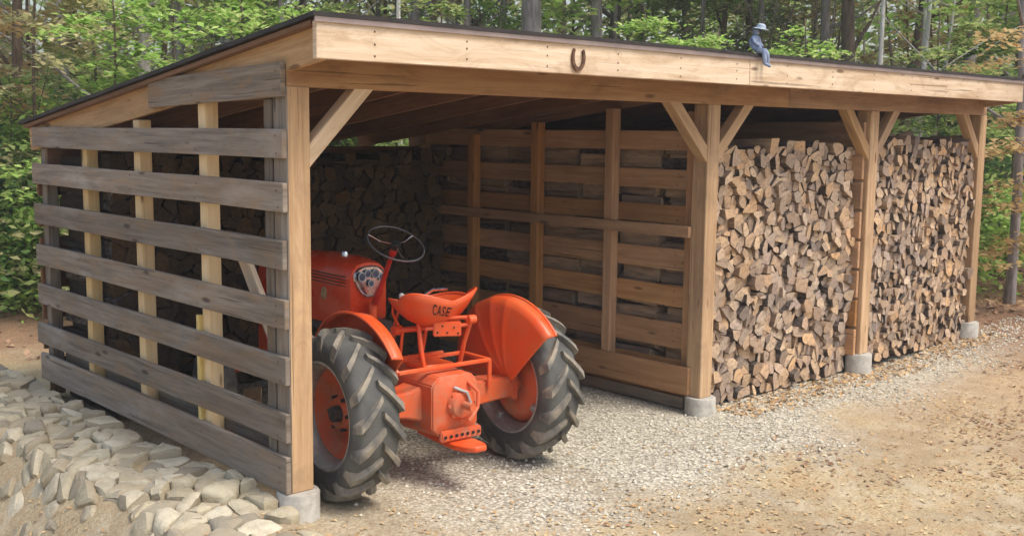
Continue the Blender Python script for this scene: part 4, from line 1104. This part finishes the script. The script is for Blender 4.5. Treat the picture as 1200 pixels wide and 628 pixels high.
# far mass of leaves closing the view
def woods(name, mat, n, seed, d0, d1_, h, label):
    bm = bmesh.new(); q2 = random.Random(seed)
    cl = []
    for _ in range(150):
        x, y = bearing(q2.uniform(-420, 1620), q2.uniform(d0, d1_)); cl.append((Vector((x, y, gz(x, y)+h*q2.random()**1.1)), q2.uniform(1.2, 2.8)))
    for _ in range(n):
        c, r_ = q2.choice(cl); d = Vector((q2.gauss(0, .55), q2.gauss(0, .55), q2.gauss(0, .4)))*r_
        leaf_quad(bm, c+d, q2.uniform(.10, .24), (q2.uniform(-1, 1), q2.uniform(-1, 1), .8), q2, .6)
    o = link(name, mesh_of(bm, name, mat)); tag(o, label, 'woods', kind='stuff')
woods('distant_woods', M['leaf_mid'], 16000, 1, 30, 46, 8, 'far off green mass of woodland leaves behind the trunks')
woods('distant_woods', M['leaf_olive'], 20000, 2, 30, 46, 10, 'far off yellow olive mass of woodland leaves behind the trunks')
woods('distant_woods', M['leaf_bright'], 14000, 3, 28, 44, 8, 'far off light green mass of woodland leaves behind the trunks')
# bare fallen branch poking up behind the roof
bm = bmesh.new(); q3 = random.Random(4)
for _ in range(9):
    a = q3.uniform(0, 6.28); p = Vector((0, 0, 0)); L = q3.uniform(.7, 1.5); d = Vector((math.cos(a)*.7, math.sin(a)*.7, q3.uniform(-.2, .7)))
    tube_bm(bm, [p, p+d*L*.5+Vector((0, 0, .1)), p+d*L+Vector((0, 0, -.1))], [.022, .014, .004], 5)
tube_bm(bm, [(0, 0, 0), (.05, .1, -1.2), (.1, .1, -2.6), (.1, .1, -4.4)], [.03, .035, .04, .045], 7)
x, y = bearing(468, 16); o = finish('dead_branch', bm, M['bark_pale'], None, True); o.location = (x, y, gz(x, y)+4.3); tag(o, 'dead bare pale sapling with tangled twigs above the left part of the fascia', 'dead sapling')

# ------------------------------------------------------------------ thin woodland haze
bm = bmesh.new(); box_bm(bm, (-58, -58, -3), (120, 120, 22)); hz = finish('haze', bm, [], None)
hm = bpy.data.materials.new('haze_air'); hm.use_nodes = True; ht = hm.node_tree
for nd in list(ht.nodes):
    if nd.type != 'OUTPUT_MATERIAL': ht.nodes.remove(nd)
pv = ht.nodes.new('ShaderNodeVolumePrincipled'); pv.inputs['Color'].default_value = (.93, .95, .97, 1); pv.inputs['Density'].default_value = .0026; pv.inputs['Anisotropy'].default_value = .2
ht.links.new(pv.outputs[0], ht.nodes['Material Output'].inputs['Volume']); hz.data.materials.append(hm)
tag(hz, 'thin pale haze in the air between the shed and the far woods', 'haze', kind='stuff')
